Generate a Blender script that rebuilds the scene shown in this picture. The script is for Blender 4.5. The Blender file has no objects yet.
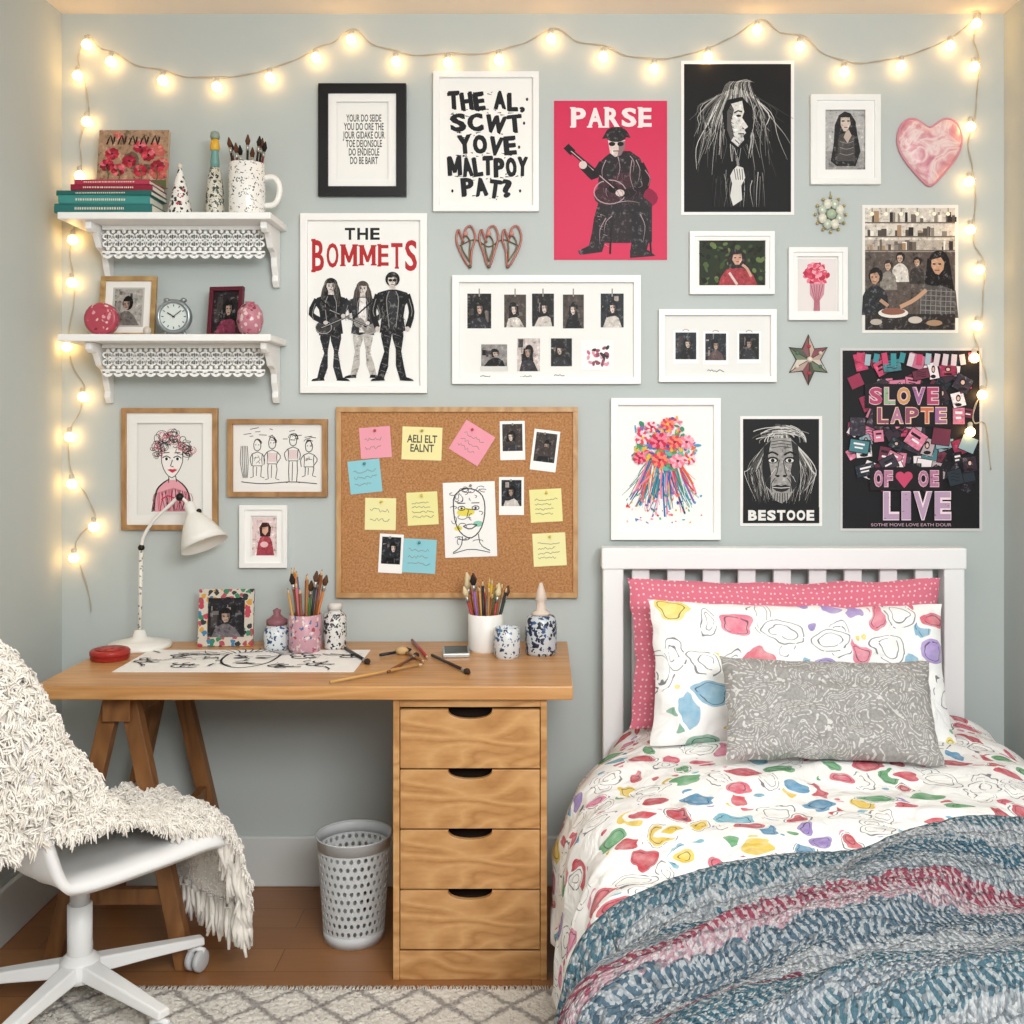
import bpy, math, random, bmesh
from mathutils import Vector, Matrix, noise
from math import sin, cos, pi, sqrt
R=random.Random(7)
# u, v are image pixels turned into metres: 1 pixel assumed = 3 mm on the back wall; d = distance in front of the wall
S=.003; DC=3.27; CZ=1.374; UX=540; VZ=427
def kx(d): return S*(1-d/DC)
def X(u,d=0): return (u-UX)*kx(d)
def Z(v,d=0): return CZ-(v-VZ)*kx(d)
scn=bpy.context.scene
col=scn.collection
try: scn.view_settings.view_transform='Standard'
except Exception: pass
# ---------------------------------------------------------------- materials
def lin(h,a=1):
    h=h.lstrip('#'); o=[]
    for i in (0,2,4):
        c=int(h[i:i+2],16)/255
        o.append(c/12.92 if c<=.04045 else ((c+.055)/1.055)**2.4)
    return (*o,a)
MC={}
def nmat(name):
    m=bpy.data.materials.new(name); m.use_nodes=True
    nt=m.node_tree; b=nt.nodes['Principled BSDF']
    return m,nt,b
def M(h,rough=.6,metal=0,emit=0,spec=.3):
    k=(h,rough,metal,emit)
    if k in MC: return MC[k]
    m,nt,b=nmat('paint_'+h)
    b.inputs['Base Color'].default_value=lin(h); b.inputs['Roughness'].default_value=rough
    b.inputs['Metallic'].default_value=metal
    b.inputs['Specular IOR Level'].default_value=spec
    if emit:
        b.inputs['Emission Color'].default_value=lin(h); b.inputs['Emission Strength'].default_value=emit
    MC[k]=m; return m
def N(nt,t,**kw):
    n=nt.nodes.new(t)
    for k,v in kw.items():
        setattr(n,k,v)
    return n
def L(nt,a,b): nt.links.new(a,b)
def ramp(nt,stops,interp='LINEAR'):
    r=nt.nodes.new('ShaderNodeValToRGB'); e=r.color_ramp; e.interpolation=interp
    while len(e.elements)<len(stops): e.elements.new(.5)
    for i,(p,c) in enumerate(stops):
        e.elements[i].position=p; e.elements[i].color=lin(c) if isinstance(c,str) else c
    return r
def math_(nt,op,a,b=None,c=None):
    n=nt.nodes.new('ShaderNodeMath'); n.operation=op
    for i,x in enumerate((a,b,c)):
        if x is None: continue
        if isinstance(x,(int,float)): n.inputs[i].default_value=x
        else: L(nt,x,n.inputs[i])
    return n.outputs[0]
def mixc(nt,f,a,b):
    n=nt.nodes.new('ShaderNodeMix'); n.data_type='RGBA'
    for i,x in ((0,f),(6,a),(7,b)):
        if isinstance(x,(int,float)): n.inputs[i].default_value=x
        elif isinstance(x,str): n.inputs[i].default_value=lin(x)
        else: L(nt,x,n.inputs[i])
    return n.outputs[2]
def bump(nt,b,h,strength=.3,dist=.01):
    n=N(nt,'ShaderNodeBump'); n.inputs['Strength'].default_value=strength; n.inputs['Distance'].default_value=dist
    L(nt,h,n.inputs['Height']); L(nt,n.outputs[0],b.inputs['Normal'])
def MT(h):
    # printed ink with tonal mottling, used for photographic prints
    k=('tone',h)
    if k in MC: return MC[k]
    m,nt,b=nmat('print_'+h); tc=N(nt,'ShaderNodeTexCoord'); n=N(nt,'ShaderNodeTexNoise'); n.inputs['Scale'].default_value=62; n.inputs['Detail'].default_value=5; n.inputs['Roughness'].default_value=.7
    L(nt,tc.outputs['Object'],n.inputs[0]); c=lin(h)
    lum=sum(c[:3])/3
    dk=tuple(x*.35 for x in c[:3])+(1,); lt=tuple(min(1,x*1.5+.05) for x in c[:3])+(1,)
    if lum<.05: lt=tuple(min(1,x*2+.13) for x in c[:3])+(1,)
    r=ramp(nt,[(.34,dk),(.47,c),(.55,c),(.66,lt)]); L(nt,n.outputs[0],r.inputs[0]); L(nt,r.outputs[0],b.inputs['Base Color'])
    b.inputs['Roughness'].default_value=.5; b.inputs['Specular IOR Level'].default_value=.25
    MC[k]=m; return m
def wood(name,c1,c2,c3,scale=(1.2,16,16),rough=.4):
    m,nt,b=nmat(name)
    tc=N(nt,'ShaderNodeTexCoord'); mp=N(nt,'ShaderNodeMapping'); mp.inputs['Scale'].default_value=scale
    L(nt,tc.outputs['Object'],mp.inputs[0])
    n1=N(nt,'ShaderNodeTexNoise'); n1.inputs['Scale'].default_value=1.6; n1.inputs['Detail'].default_value=1; n1.inputs['Distortion'].default_value=.3
    L(nt,mp.outputs[0],n1.inputs[0])
    w=math_(nt,'PINGPONG',math_(nt,'MULTIPLY',n1.outputs[0],11),1)
    n2=N(nt,'ShaderNodeTexNoise'); n2.inputs['Scale'].default_value=12; n2.inputs['Detail'].default_value=4
    L(nt,mp.outputs[0],n2.inputs[0])
    r=ramp(nt,[(0,c1),(.5,c2),(1,c3)])
    f=math_(nt,'ADD',math_(nt,'MULTIPLY',w,.6),math_(nt,'MULTIPLY',n2.outputs[0],.5))
    L(nt,f,r.inputs[0]); L(nt,r.outputs[0],b.inputs['Base Color'])
    b.inputs['Roughness'].default_value=rough
    bump(nt,b,n2.outputs[0],.08,.003)
    return m
def spots(name,base,cs,scale,thr=.35,rough=.5,coord='Object',noisew=.25,bmp=0):
    m,nt,b=nmat(name)
    tc=N(nt,'ShaderNodeTexCoord')
    nz=N(nt,'ShaderNodeTexNoise'); nz.inputs['Scale'].default_value=scale*1.3; nz.inputs['Detail'].default_value=1
    L(nt,tc.outputs[coord],nz.inputs[0])
    vm=N(nt,'ShaderNodeVectorMath',operation='MULTIPLY_ADD'); L(nt,nz.outputs[1],vm.inputs[0]); vm.inputs[1].default_value=(noisew/scale*3,)*3; L(nt,tc.outputs[coord],vm.inputs[2])
    vo=N(nt,'ShaderNodeTexVoronoi'); vo.inputs['Scale'].default_value=scale
    L(nt,vm.outputs[0],vo.inputs['Vector'])
    sp=N(nt,'ShaderNodeSeparateColor'); L(nt,vo.outputs['Color'],sp.inputs[0])
    n=len(cs); r=ramp(nt,[(i/n,c) for i,c in enumerate(cs)],'CONSTANT') if n>1 else None
    mask=math_(nt,'LESS_THAN',vo.outputs['Distance'],thr)
    if r: L(nt,sp.outputs[0],r.inputs[0]); c=r.outputs[0]
    else: c=cs[0]
    L(nt,mixc(nt,mask,base,c),b.inputs['Base Color']); b.inputs['Roughness'].default_value=rough
    if bmp: bump(nt,b,vo.outputs['Distance'],bmp,.004)
    return m
def blobs(name,scale,seed=0,base='#f8f8f6',soft=.0,pastel=False,dens=.62):
    # hand drawn doodle print: filled watercolour shapes, outlined shapes and small marks
    m,nt,b=nmat(name)
    tc=N(nt,'ShaderNodeTexCoord')
    cs=['#c4263f','#d9506c','#3f8fbc','#e3c128','#479a5c','#9179c0','#bd2238','#63b0c8','#c9304a','#dc7fa2']
    if pastel: cs=['#d8596e','#e08a9e','#a990d0','#e8d23c','#6fb07c','#9a86c4','#7fb4d0','#ecd75a','#e0708a','#6fa88e']
    cur=base; far=None
    n2=N(nt,'ShaderNodeTexNoise'); n2.inputs['Scale'].default_value=scale*4; n2.inputs['Detail'].default_value=3; L(nt,tc.outputs['UV'],n2.inputs[0])
    for li,(sc,off,dist,det) in enumerate(((scale,(0,0,0),.55,1.5),(scale*1.1,(3.3,1.7,0),.7,1.5),(scale*2.2,(7.1,4.4,0),.5,0))):
        mp=N(nt,'ShaderNodeMapping'); mp.inputs['Location'].default_value=(seed*1.7+off[0],seed*.9+off[1],0); mp.inputs['Rotation'].default_value=(0,0,.5*li+.2)
        mp.inputs['Scale'].default_value=(.85,1.2,1) if li!=1 else (1.2,.85,1)
        L(nt,tc.outputs['UV'],mp.inputs[0])
        nz=N(nt,'ShaderNodeTexNoise'); nz.inputs['Scale'].default_value=sc*1.9; nz.inputs['Detail'].default_value=det; L(nt,mp.outputs[0],nz.inputs[0])
        vm=N(nt,'ShaderNodeVectorMath',operation='MULTIPLY_ADD'); L(nt,nz.outputs[1],vm.inputs[0]); vm.inputs[1].default_value=(dist/sc,)*3; L(nt,mp.outputs[0],vm.inputs[2])
        vo=N(nt,'ShaderNodeTexVoronoi',voronoi_dimensions='2D'); vo.inputs['Scale'].default_value=sc; vo.inputs['Randomness'].default_value=.62
        L(nt,vm.outputs[0],vo.inputs['Vector'])
        sp=N(nt,'ShaderNodeSeparateColor'); L(nt,vo.outputs['Color'],sp.inputs[0])
        r=ramp(nt,[(i/10,c) for i,c in enumerate(cs if li!=1 else cs[::-1])],'CONSTANT'); L(nt,sp.outputs[0],r.inputs[0])
        rad=math_(nt,'MULTIPLY_ADD',sp.outputs[1],.13,.19 if li<2 else .13)
        mask=math_(nt,'LESS_THAN',vo.outputs['Distance'],rad)
        keep=math_(nt,'LESS_THAN',sp.outputs[2],dens if li<2 else .35)
        if far is not None: keep=math_(nt,'MULTIPLY',keep,far)
        wc=mixc(nt,math_(nt,'ADD',math_(nt,'MULTIPLY',math_(nt,'POWER',n2.outputs[0],2),.7),soft),r.outputs[0],base)
        cur=mixc(nt,math_(nt,'MULTIPLY',mask,keep),cur,wc)
        if li<2:
            for o_,w_ in ((.05,.013),(-.08,.010)):
                dd=math_(nt,'ABSOLUTE',math_(nt,'SUBTRACT',vo.outputs['Distance'],math_(nt,'ADD',rad,o_)))
                line=math_(nt,'MULTIPLY',math_(nt,'LESS_THAN',dd,w_),math_(nt,'GREATER_THAN',sp.outputs[2],.6 if o_>0 else .2))
                line=math_(nt,'MULTIPLY',line,math_(nt,'GREATER_THAN',n2.outputs[0],.40))
                if far is not None: line=math_(nt,'MULTIPLY',line,far)
                cur=mixc(nt,math_(nt,'MULTIPLY',line,.8),cur,'#4c4855')
        f=math_(nt,'GREATER_THAN',vo.outputs['Distance'],math_(nt,'ADD',rad,.11))
        far=f if far is None else math_(nt,'MULTIPLY',far,f)
    L(nt,cur,b.inputs['Base Color']); b.inputs['Roughness'].default_value=.85; b.inputs['Specular IOR Level'].default_value=.1
    n3=N(nt,'ShaderNodeTexNoise'); n3.inputs['Scale'].default_value=11; n3.inputs['Detail'].default_value=3; n3.inputs['Distortion'].default_value=.6; L(nt,tc.outputs['UV'],n3.inputs[0])
    bump(nt,b,n3.outputs[0],.7,.035)
    return m
# ---------------------------------------------------------------- mesh builder
W={}
def setp(ob,label=None,category=None,group=None,kind=None):
    if label: ob['label']=label
    if category: ob['category']=category
    if group: ob['group']=group
    if kind: ob['kind']=kind
class MB:
    def __init__(s): s.v=[];s.f=[];s.m=[];s.sm=[];s.mats=[];s.uvs=[];s.hasuv=False
    def mi(s,mat):
        if mat not in s.mats: s.mats.append(mat)
        return s.mats.index(mat)
    def add(s,vs,fs,mat,smooth=False,uv=None):
        o=len(s.v); s.v+= [tuple(p) for p in vs]; i=s.mi(mat)
        for f in fs: s.f.append([o+a for a in f]); s.m.append(i); s.sm.append(smooth)
        if uv: s.hasuv=True; s.uvs+=uv
        else: s.uvs+=[(0,0)]*len(vs)
    def box(s,x0,x1,y0,y1,z0,z1,mat,T=None):
        vs=[(x,y,z) for x in (x0,x1) for y in (y0,y1) for z in (z0,z1)]
        if T is not None: vs=[T@Vector(p) for p in vs]
        s.add(vs,[(0,1,3,2),(4,6,7,5),(0,4,5,1),(2,3,7,6),(0,2,6,4),(1,5,7,3)],mat)
    def lathe(s,prof,mat,T=Matrix(),n=28,cap=True,smooth=True):
        vs=[];fs=[]
        for r,z in prof:
            for i in range(n):
                a=2*pi*i/n; vs.append(T@Vector((r*cos(a),r*sin(a),z)))
        for j in range(len(prof)-1):
            for i in range(n):
                k=(i+1)%n; fs.append((j*n+i,j*n+k,(j+1)*n+k,(j+1)*n+i))
        s.add(vs,fs,mat,smooth)
        if cap:
            o=len(s.v)-len(vs); i=s.mi(mat)
            for base in (0,(len(prof)-1)*n):
                if prof[0 if base==0 else -1][0]>1e-4:
                    s.f.append([o+base+q for q in range(n)]); s.m.append(i); s.sm.append(False)
    def tube(s,pts,r,mat,n=8,cap=True):
        pts=[Vector(p) for p in pts]; m=len(pts)
        rs=r if isinstance(r,(list,tuple)) else [r]*m
        vs=[];fs=[]; up=None
        for i,p in enumerate(pts):
            t=(pts[min(i+1,m-1)]-pts[max(i-1,0)]).normalized()
            if up is None: up=Vector((0,0,1)) if abs(t.z)<.9 else Vector((0,1,0))
            a=t.cross(up)
            if a.length<1e-4: a=t.cross(Vector((1,0,.1)))
            a.normalize(); b2=a.cross(t).normalized(); up=b2
            for q in range(n):
                an=2*pi*q/n; vs.append(p+a*(rs[i]*cos(an))+b2*(rs[i]*sin(an)))
        for j in range(m-1):
            for q in range(n):
                k=(q+1)%n; fs.append((j*n+q,j*n+k,(j+1)*n+k,(j+1)*n+q))
        if cap: fs+= [tuple(range(n)),tuple(range((m-1)*n,m*n))]
        s.add(vs,fs,mat,True)
    def ball(s,c,r,mat,n=14,sc=(1,1,1)):
        c=Vector(c); T=Matrix.Translation(c)@Matrix.Diagonal((*sc,1))
        h=n//2
        prof=[(max(r*sin(pi*i/h),1e-5),-r*cos(pi*i/h)) for i in range(h+1)]
        s.lathe(prof,mat,T,n,cap=False)
    def prism(s,pts,y0,y1,mat,T=None):
        n=len(pts); vs=[(x,y0,z) for x,z in pts]+[(x,y1,z) for x,z in pts]
        if T is not None: vs=[T@Vector(p) for p in vs]
        fs=[tuple(range(n)),tuple(range(2*n-1,n-1,-1))]+[(i,(i+1)%n,n+(i+1)%n,n+i) for i in range(n)]
        s.add(vs,fs,mat)
    def grid(s,fn,nu,nv,mat,uvfn=None):
        vs=[];uv=[];fs=[]
        for i in range(nu+1):
            for j in range(nv+1):
                vs.append(fn(i/nu,j/nv)); uv.append(uvfn(i/nu,j/nv) if uvfn else (0,0))
        for i in range(nu):
            for j in range(nv):
                a=i*(nv+1)+j; fs.append((a,a+1,a+nv+2,a+nv+1))
        s.add(vs,fs,mat,True,uv)
    def obj(s,name,parent=None,bevel=0,solid=0,solidoff=-1,label=None,category=None,group=None,kind=None,normals=True):
        xs=[[p[i] for p in s.v] for i in range(3)]
        lo=[min(a) for a in xs]; hi=[max(a) for a in xs]
        c=Vector(((lo[0]+hi[0])/2,(lo[1]+hi[1])/2,(lo[2]+hi[2])/2 if parent else lo[2]))
        me=bpy.data.meshes.new(name)
        me.from_pydata([tuple(Vector(p)-c) for p in s.v],[],s.f)
        for m in s.mats: me.materials.append(m)
        me.polygons.foreach_set('material_index',s.m); me.polygons.foreach_set('use_smooth',s.sm)
        if s.hasuv:
            ul=me.uv_layers.new(name='UVMap')
            for lp in me.loops: ul.data[lp.index].uv=s.uvs[lp.vertex_index]
        me.update()
        ob=bpy.data.objects.new(name,me); col.objects.link(ob)
        W[ob.name]=c
        if parent is not None:
            ob.parent=parent; ob.location=c-W[parent.name]
        else: ob.location=c
        if normals:
            bm=bmesh.new(); bm.from_mesh(me); bmesh.ops.recalc_face_normals(bm,faces=bm.faces); bm.to_mesh(me); bm.free()
        if solid:
            md=ob.modifiers.new('t','SOLIDIFY'); md.thickness=solid; md.offset=solidoff
        if bevel:
            md=ob.modifiers.new('b','BEVEL'); md.width=bevel; md.segments=2; md.limit_method='ANGLE'
        setp(ob,label,category,group,kind)
        return ob
def empty(name,loc,label,category,group=None):
    e=bpy.data.objects.new(name,None); e.empty_display_size=.05; col.objects.link(e)
    e.location=loc; W[e.name]=Vector(loc); setp(e,label,category,group); return e
def catmull(P,n):
    P=[Vector(p) for p in P]; out=[]; m=len(P)-1
    for i in range(n+1):
        t=i/n*m; k=min(int(t),m-1); t-=k
        p0=P[max(k-1,0)];p1=P[k];p2=P[k+1];p3=P[min(k+2,m)]
        out.append(.5*((2*p1)+(p2-p0)*t+(2*p0-5*p1+4*p2-p3)*t*t+(3*p1-p0-3*p2+p3)*t**3))
    return out
# ---------------------------------------------------------------- flat art
TC={}
def textmesh(body,bold=0,shear=0):
    k=(body,bold,shear)
    if k in TC: return TC[k]
    cu=bpy.data.curves.new('t','FONT'); cu.body=body; cu.offset=bold; cu.resolution_u=3; cu.shear=shear; cu.align_x='CENTER'; cu.space_line=.85
    ob=bpy.data.objects.new('t',cu); col.objects.link(ob)
    dg=bpy.context.evaluated_depsgraph_get(); me=bpy.data.meshes.new_from_object(ob.evaluated_get(dg))
    vs=[(v.co.x,v.co.y) for v in me.vertices]; fs=[tuple(p.vertices) for p in me.polygons]
    bpy.data.objects.remove(ob); bpy.data.curves.remove(cu); bpy.data.meshes.remove(me)
    x0=min(v[0] for v in vs);x1=max(v[0] for v in vs);y0=min(v[1] for v in vs);y1=max(v[1] for v in vs)
    vs=[((x-x0)/(x1-x0),(y-y0)/(y1-y0)) for x,y in vs]
    TC[k]=(vs,fs); return TC[k]
class Art:
    def __init__(s,d=0,tf=None,step=3e-5):
        s.mb=MB(); s.h=0; s.step=step; s.rot=None; s.tone=False
        s.tf=tf or (lambda u,v,h:(X(u,d),-(d+h),Z(v,d)))
    def mt(s,c):
        if not isinstance(c,str): return c
        return MT(c) if s.tone else M(c)
    def _p(s,pts):
        if s.rot:
            a,cx,cy=s.rot; pts=[(cx+(x-cx)*cos(a)-(y-cy)*sin(a),cy+(x-cx)*sin(a)+(y-cy)*cos(a)) for x,y in pts]
        return [s.tf(x,y,s.h) for x,y in pts]
    def up(s): s.h+=s.step
    def poly(s,pts,c):
        s.up(); s.mb.add(s._p(pts),[tuple(range(len(pts)))],s.mt(c))
    def rect(s,x0,y0,x1,y1,c,rot=0):
        pts=[(x0,y0),(x1,y0),(x1,y1),(x0,y1)]
        if rot:
            cx,cy=(x0+x1)/2,(y0+y1)/2; a=math.radians(rot)
            pts=[(cx+(x-cx)*cos(a)-(y-cy)*sin(a),cy+(x-cx)*sin(a)+(y-cy)*cos(a)) for x,y in pts]
        s.poly(pts,c)
    def ell(s,cx,cy,rx,ry,c,rot=0,n=18):
        a=math.radians(rot); pts=[]
        for i in range(n):
            x=rx*cos(2*pi*i/n); y=ry*sin(2*pi*i/n); pts.append((cx+x*cos(a)-y*sin(a),cy+x*sin(a)+y*cos(a)))
        s.poly(pts,c)
    def line(s,pts,w,c,smooth=0,taper=False):
        if smooth: pts=[(p.x,p.y) for p in catmull([(x,y,0) for x,y in pts],smooth)]
        s.up(); n=len(pts); vs=[]
        for i,(x,y) in enumerate(pts):
            a=pts[max(i-1,0)]; b=pts[min(i+1,n-1)]; dx,dy=b[0]-a[0],b[1]-a[1]; l=math.hypot(dx,dy) or 1
            ww=w/2*((1-.8*i/(n-1)) if taper else 1)
            vs+= [(x-dy/l*ww,y+dx/l*ww),(x+dy/l*ww,y-dx/l*ww)]
        s.mb.add(s._p(vs),[(2*i,2*i+1,2*i+3,2*i+2) for i in range(n-1)],M(c))
    def ring(s,cx,cy,rx,ry,w,c,a0=0,a1=360,n=20):
        s.line([(cx+rx*cos(math.radians(a0+(a1-a0)*i/n)),cy+ry*sin(math.radians(a0+(a1-a0)*i/n))) for i in range(n+1)],w,c)
    def text(s,body,x0,y0,x1,y1,c,bold=0,shear=0,rot=0):
        s.up(); vs,fs=textmesh(body,bold,shear); cx,cy=(x0+x1)/2,(y0+y1)/2; a=math.radians(rot); o=[]
        if body=='M':
            vs=[(0,1),(.24,1),(.5,.42),(.76,1),(1,1),(1,0),(.79,0),(.79,.62),(.56,.14),(.44,.14),(.21,.62),(.21,0),(0,0)]; fs=[tuple(range(13))]
        for x,y in vs:
            px=x0+x*(x1-x0)-cx; py=y1-y*(y1-y0)-cy
            o.append((cx+px*cos(a)-py*sin(a),cy+px*sin(a)+py*cos(a)))
        s.mb.add(s._p(o),fs,M(c))
    def letters(s,body,x0,x1,top,bot,c,bold=.02,jit=0,rng=None,gap=.12,serif=0):
        wd={'M':1.35,'W':1.4,'I':.5,',':.35,'?':.8,' ':.5,'L':.85,'E':.88,'T':.95}
        tot=sum(wd.get(ch,1)+gap for ch in body)-gap; x=x0; k=(x1-x0)/tot; cl_=c
        for n_,ch in enumerate(body):
            w=wd.get(ch,1)*k; c=cl_ if isinstance(cl_,str) else cl_[n_%len(cl_)]
            if ch!=' ':
                t=(x+w/2-x0)/(x1-x0); a,b_=top(t),bot(t)
                if ch==',': a=b_-(b_-a)*.2; b_+=(b_-a)*.5
                r=0;dx=dy=0
                if rng: r=rng.uniform(-jit,jit); dy=rng.uniform(-jit,jit)*.15; dx=rng.uniform(-jit,jit)*.06
                s.text(ch,x+dx,a+dy,x+w+dx,b_+dy,c,bold,rot=r)
                if serif:
                    h=(b_-a)
                    if ch in 'BEPRL': ends=((x+w*.1,a),(x+w*.1,b_))
                    elif ch=='M': ends=((x+w*.1,a),(x+w*.1,b_),(x+w*.9,a),(x+w*.9,b_))
                    elif ch=='A': ends=((x+w*.1,b_),(x+w*.9,b_))
                    elif ch in 'T': ends=((x+w/2,b_),)
                    else: ends=()
                    for ex,ey in ends: s.rect(ex-w*.17,ey-h*.04,ex+w*.17,ey+h*.04,c)
            x+=w+gap*k
PAPER='#f3f1ec'
def framed(u0,v0,u1,v1,fw,fc,draw,label,matw=0,depth=.02,matc='#f5f3ef',bg=PAPER,group=None,cat='picture frame'):
    d=depth; e=empty('framed_picture',((X(u0)+X(u1))/2,-.001,Z(v1)),label,cat,group)
    fm=fc if not isinstance(fc,str) else M(fc,.35)
    def ringmesh(mb,a,b,c,dd,w,yf,yb,mat):
        O=[(a,b),(c,b),(c,dd),(a,dd)]; I=[(a+w,b+w),(c-w,b+w),(c-w,dd-w),(a+w,dd-w)]
        vs=[(X(x,d),-yb,Z(y,d)) for x,y in O]+[(X(x,d),-yf,Z(y,d)) for x,y in O]+[(X(x,d),-yf,Z(y,d)) for x,y in I]+[(X(x,d),-yb,Z(y,d)) for x,y in I]
        fs=[]
        for k in range(3):
            for i in range(4): j=(i+1)%4; fs.append((k*4+i,k*4+j,(k+1)*4+j,(k+1)*4+i))
        for i in range(4): j=(i+1)%4; fs.append((12+i,12+j,j,i))
        mb.add(vs,fs,mat)
    mb=MB(); ringmesh(mb,u0,v0,u1,v1,fw,d,.001,fm); mb.obj('frame',e,bevel=.0012)
    if matw:
        mb=MB(); ringmesh(mb,u0+fw,v0+fw,u1-fw,v1-fw,matw,.0135,.0115,M(matc,.9)); mb.obj('mat_board',e)
    y=.0055
    A=Art(tf=lambda u,v,h:(X(u,d),-(y+h),Z(v,d)),step=1.2e-5)
    A.rect(u0+fw-.5,v0+fw-.5,u1-fw+.5,v1-fw+.5,bg)
    draw(A); A.mb.obj('print',e,normals=False)
    return e
def poster(u0,v0,u1,v1,bg,draw,label,group=None,cat='poster'):
    A=Art(d=.0025,step=1.5e-5)
    mb=A.mb; mb.box(X(u0),X(u1),-.0025,-.0008,Z(v1),Z(v0),M(bg,.5))
    draw(A); return mb.obj('poster',None,label=label,category=cat,group=group,normals=False)
def rocker(A,cx,y0,h,body,legs,skin,hair,long_=False,guitar=None,flip=1,glasses=True,line='#8d8a88',shirt=None,stance=.1,seed=1):
    rq=random.Random(seed); A.tone=True
    q=lambda x,y:(cx+flip*x*h,y0+y*h)
    if long_: A.poly([q(-.05,0.02),q(.05,.02),q(.085,.1),q(.1,.18),q(.115,.25),q(.075,.245),q(.05,.27),q(.02,.25),q(-.03,.27),q(-.06,.25),q(-.1,.26),q(-.105,.2),q(-.085,.1)],hair)
    A.ell(*q(0,.06),.066*h,.068*h,hair)
    A.poly([q(-.025,.11),q(.025,.11),q(.03,.19),q(-.03,.19)],skin)
    A.poly([q(-.095,.46),q(.012,.46),q(-.012,.6),q(-.03,.7),q(-stance+.03,.86),q(-stance-.01,.97),q(-stance-.075,.97),q(-stance-.045,.84),q(-stance-.005,.72),q(-.105,.58)],legs)
    A.poly([q(-.01,.46),q(.095,.46),q(.1,.58),q(stance+.01,.72),q(stance+.035,.86),q(stance+.06,.97),q(stance-.005,.97),q(stance-.04,.85),q(.03,.7),q(.0,.6)],legs)
    A.poly([q(-stance-.01,.955),q(-stance-.0,.985),q(-stance-.13,.99),q(-stance-.12,.972),q(-stance-.06,.955)],'#0f0f11'); A.poly([q(stance,.955),q(stance-.005,.985),q(stance+.125,.99),q(stance+.11,.972),q(stance+.06,.955)],'#0f0f11')
    A.poly([q(-.035,.155),q(.035,.155),q(.09,.17),q(.135,.185),q(.158,.24),q(.115,.30),q(.1,.40),q(.118,.53),q(.03,.55),q(-.03,.53),q(-.118,.55),q(-.1,.40),q(-.115,.30),q(-.158,.24),q(-.135,.185),q(-.09,.17)],body)
    if shirt: A.poly([q(-.03,.165),q(.03,.165),q(.045,.34),q(.035,.52),q(-.035,.52),q(-.04,.34)],shirt)
    A.line([q(-.03,.17),q(-.055,.26),q(-.03,.5)],.008*h,line,smooth=6); A.line([q(.03,.17),q(.055,.26),q(.03,.5)],.008*h,line,smooth=6)
    for _ in range(16):
        x=rq.uniform(-.1,.1); y=rq.uniform(.2,.5); A.line([q(x,y),q(x+rq.uniform(-.03,.03),y+.03),q(x+rq.uniform(-.04,.04),y+.07)],.004*h,rq.choice([line,'#55524f','#0a0a0b']),smooth=4,taper=True)
    for _ in range(14):
        s_=rq.choice((-1,1)); y=rq.uniform(.55,.9); x=s_*(.04+stance*(y-.5)*1.2); A.line([q(x-.03,y),q(x+.01,y+.012),q(x+.035,y+.03)],.004*h,rq.choice([line,'#55524f']),taper=True)
    A.poly([q(-.04,.045),q(-.02,.02),q(.02,.02),q(.04,.045),q(.043,.08),q(.028,.115),q(.008,.13),q(-.01,.13),q(-.028,.115),q(-.043,.08)],skin)
    A.tone=False
    A.poly([q(.012,.04),q(.04,.045),q(.043,.08),q(.028,.115),q(.012,.128),q(.022,.09)],'#857b75')
    A.tone=True
    A.poly([q(-.055,.085),q(-.05,.04),q(-.035,.01),q(0,-.005),q(.035,.01),q(.052,.045),q(.054,.085),q(.04,.05),q(.02,.04),q(-.01,.047),q(-.038,.045)],hair)
    A.tone=False
    if glasses: A.ell(*q(-.019,.07),.018*h,.013*h,'#0c0c0c',n=10); A.ell(*q(.019,.07),.018*h,.013*h,'#0c0c0c',n=10); A.line([q(-.04,.066),q(.04,.066)],.004*h,'#0c0c0c')
    else:
        for s_ in (-1,1): A.ell(*q(s_*.018,.072),.009*h,.006*h,'#1a1515',n=8); A.line([q(s_*.008,.06),q(s_*.03,.06)],.005*h,'#1a1515')
    A.line([q(0,.075),q(.007,.092),q(-.002,.095)],.005*h,'#4a4040'); A.line([q(-.014,.108),q(0,.106),q(.014,.109)],.006*h,'#3a2525')
    if long_:
        for _ in range(18):
            s_=rq.choice((-1,1)); x=s_*rq.uniform(.045,.085); A.line([q(s_*.035,.01),q(x,.1),q(x+s_*.012,.245)],.004*h,rq.choice(['#57504c','#8a817a','#2a2522']),smooth=6,taper=True)
    if guitar:
        A.tone=True
        A.ell(*q(-.07,.47),.08*h,.065*h,guitar,rot=-25*flip); A.ell(*q(.035,.42),.06*h,.05*h,guitar,rot=-25*flip); A.tone=False
        A.ring(*q(-.07,.47),.078*h,.062*h,.005*h,'#b8b2ac'); A.ell(*q(-.03,.45),.022*h,.02*h,'#151515')
        A.line([q(-.02,.445),q(.34,.29)],.02*h,'#2a2422'); A.line([q(.33,.298),q(.385,.268)],.035*h,'#2a2422')
        A.line([q(-.09,.475),q(.34,.29)],.004*h,'#cccccc'); A.line([q(-.1,.2),q(.1,.38)],.014*h,'#0c0c0c')
        A.line([q(.13,.2),q(.205,.32),q(.2,.35)],.055*h,body,smooth=6); A.ell(*q(.2,.352),.022*h,.022*h,skin,n=8)
        A.line([q(-.135,.2),q(-.19,.34),q(-.06,.42)],.052*h,body,smooth=6); A.ell(*q(-.05,.425),.024*h,.02*h,skin,n=8)
    else:
        A.line([q(.135,.2),q(.175,.36),q(.14,.5)],.052*h,body,smooth=6); A.ell(*q(.138,.515),.02*h,.025*h,skin,n=8)
        A.line([q(-.135,.2),q(-.175,.36),q(-.14,.5)],.052*h,body,smooth=6); A.ell(*q(-.138,.515),.02*h,.025*h,skin,n=8)
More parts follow.
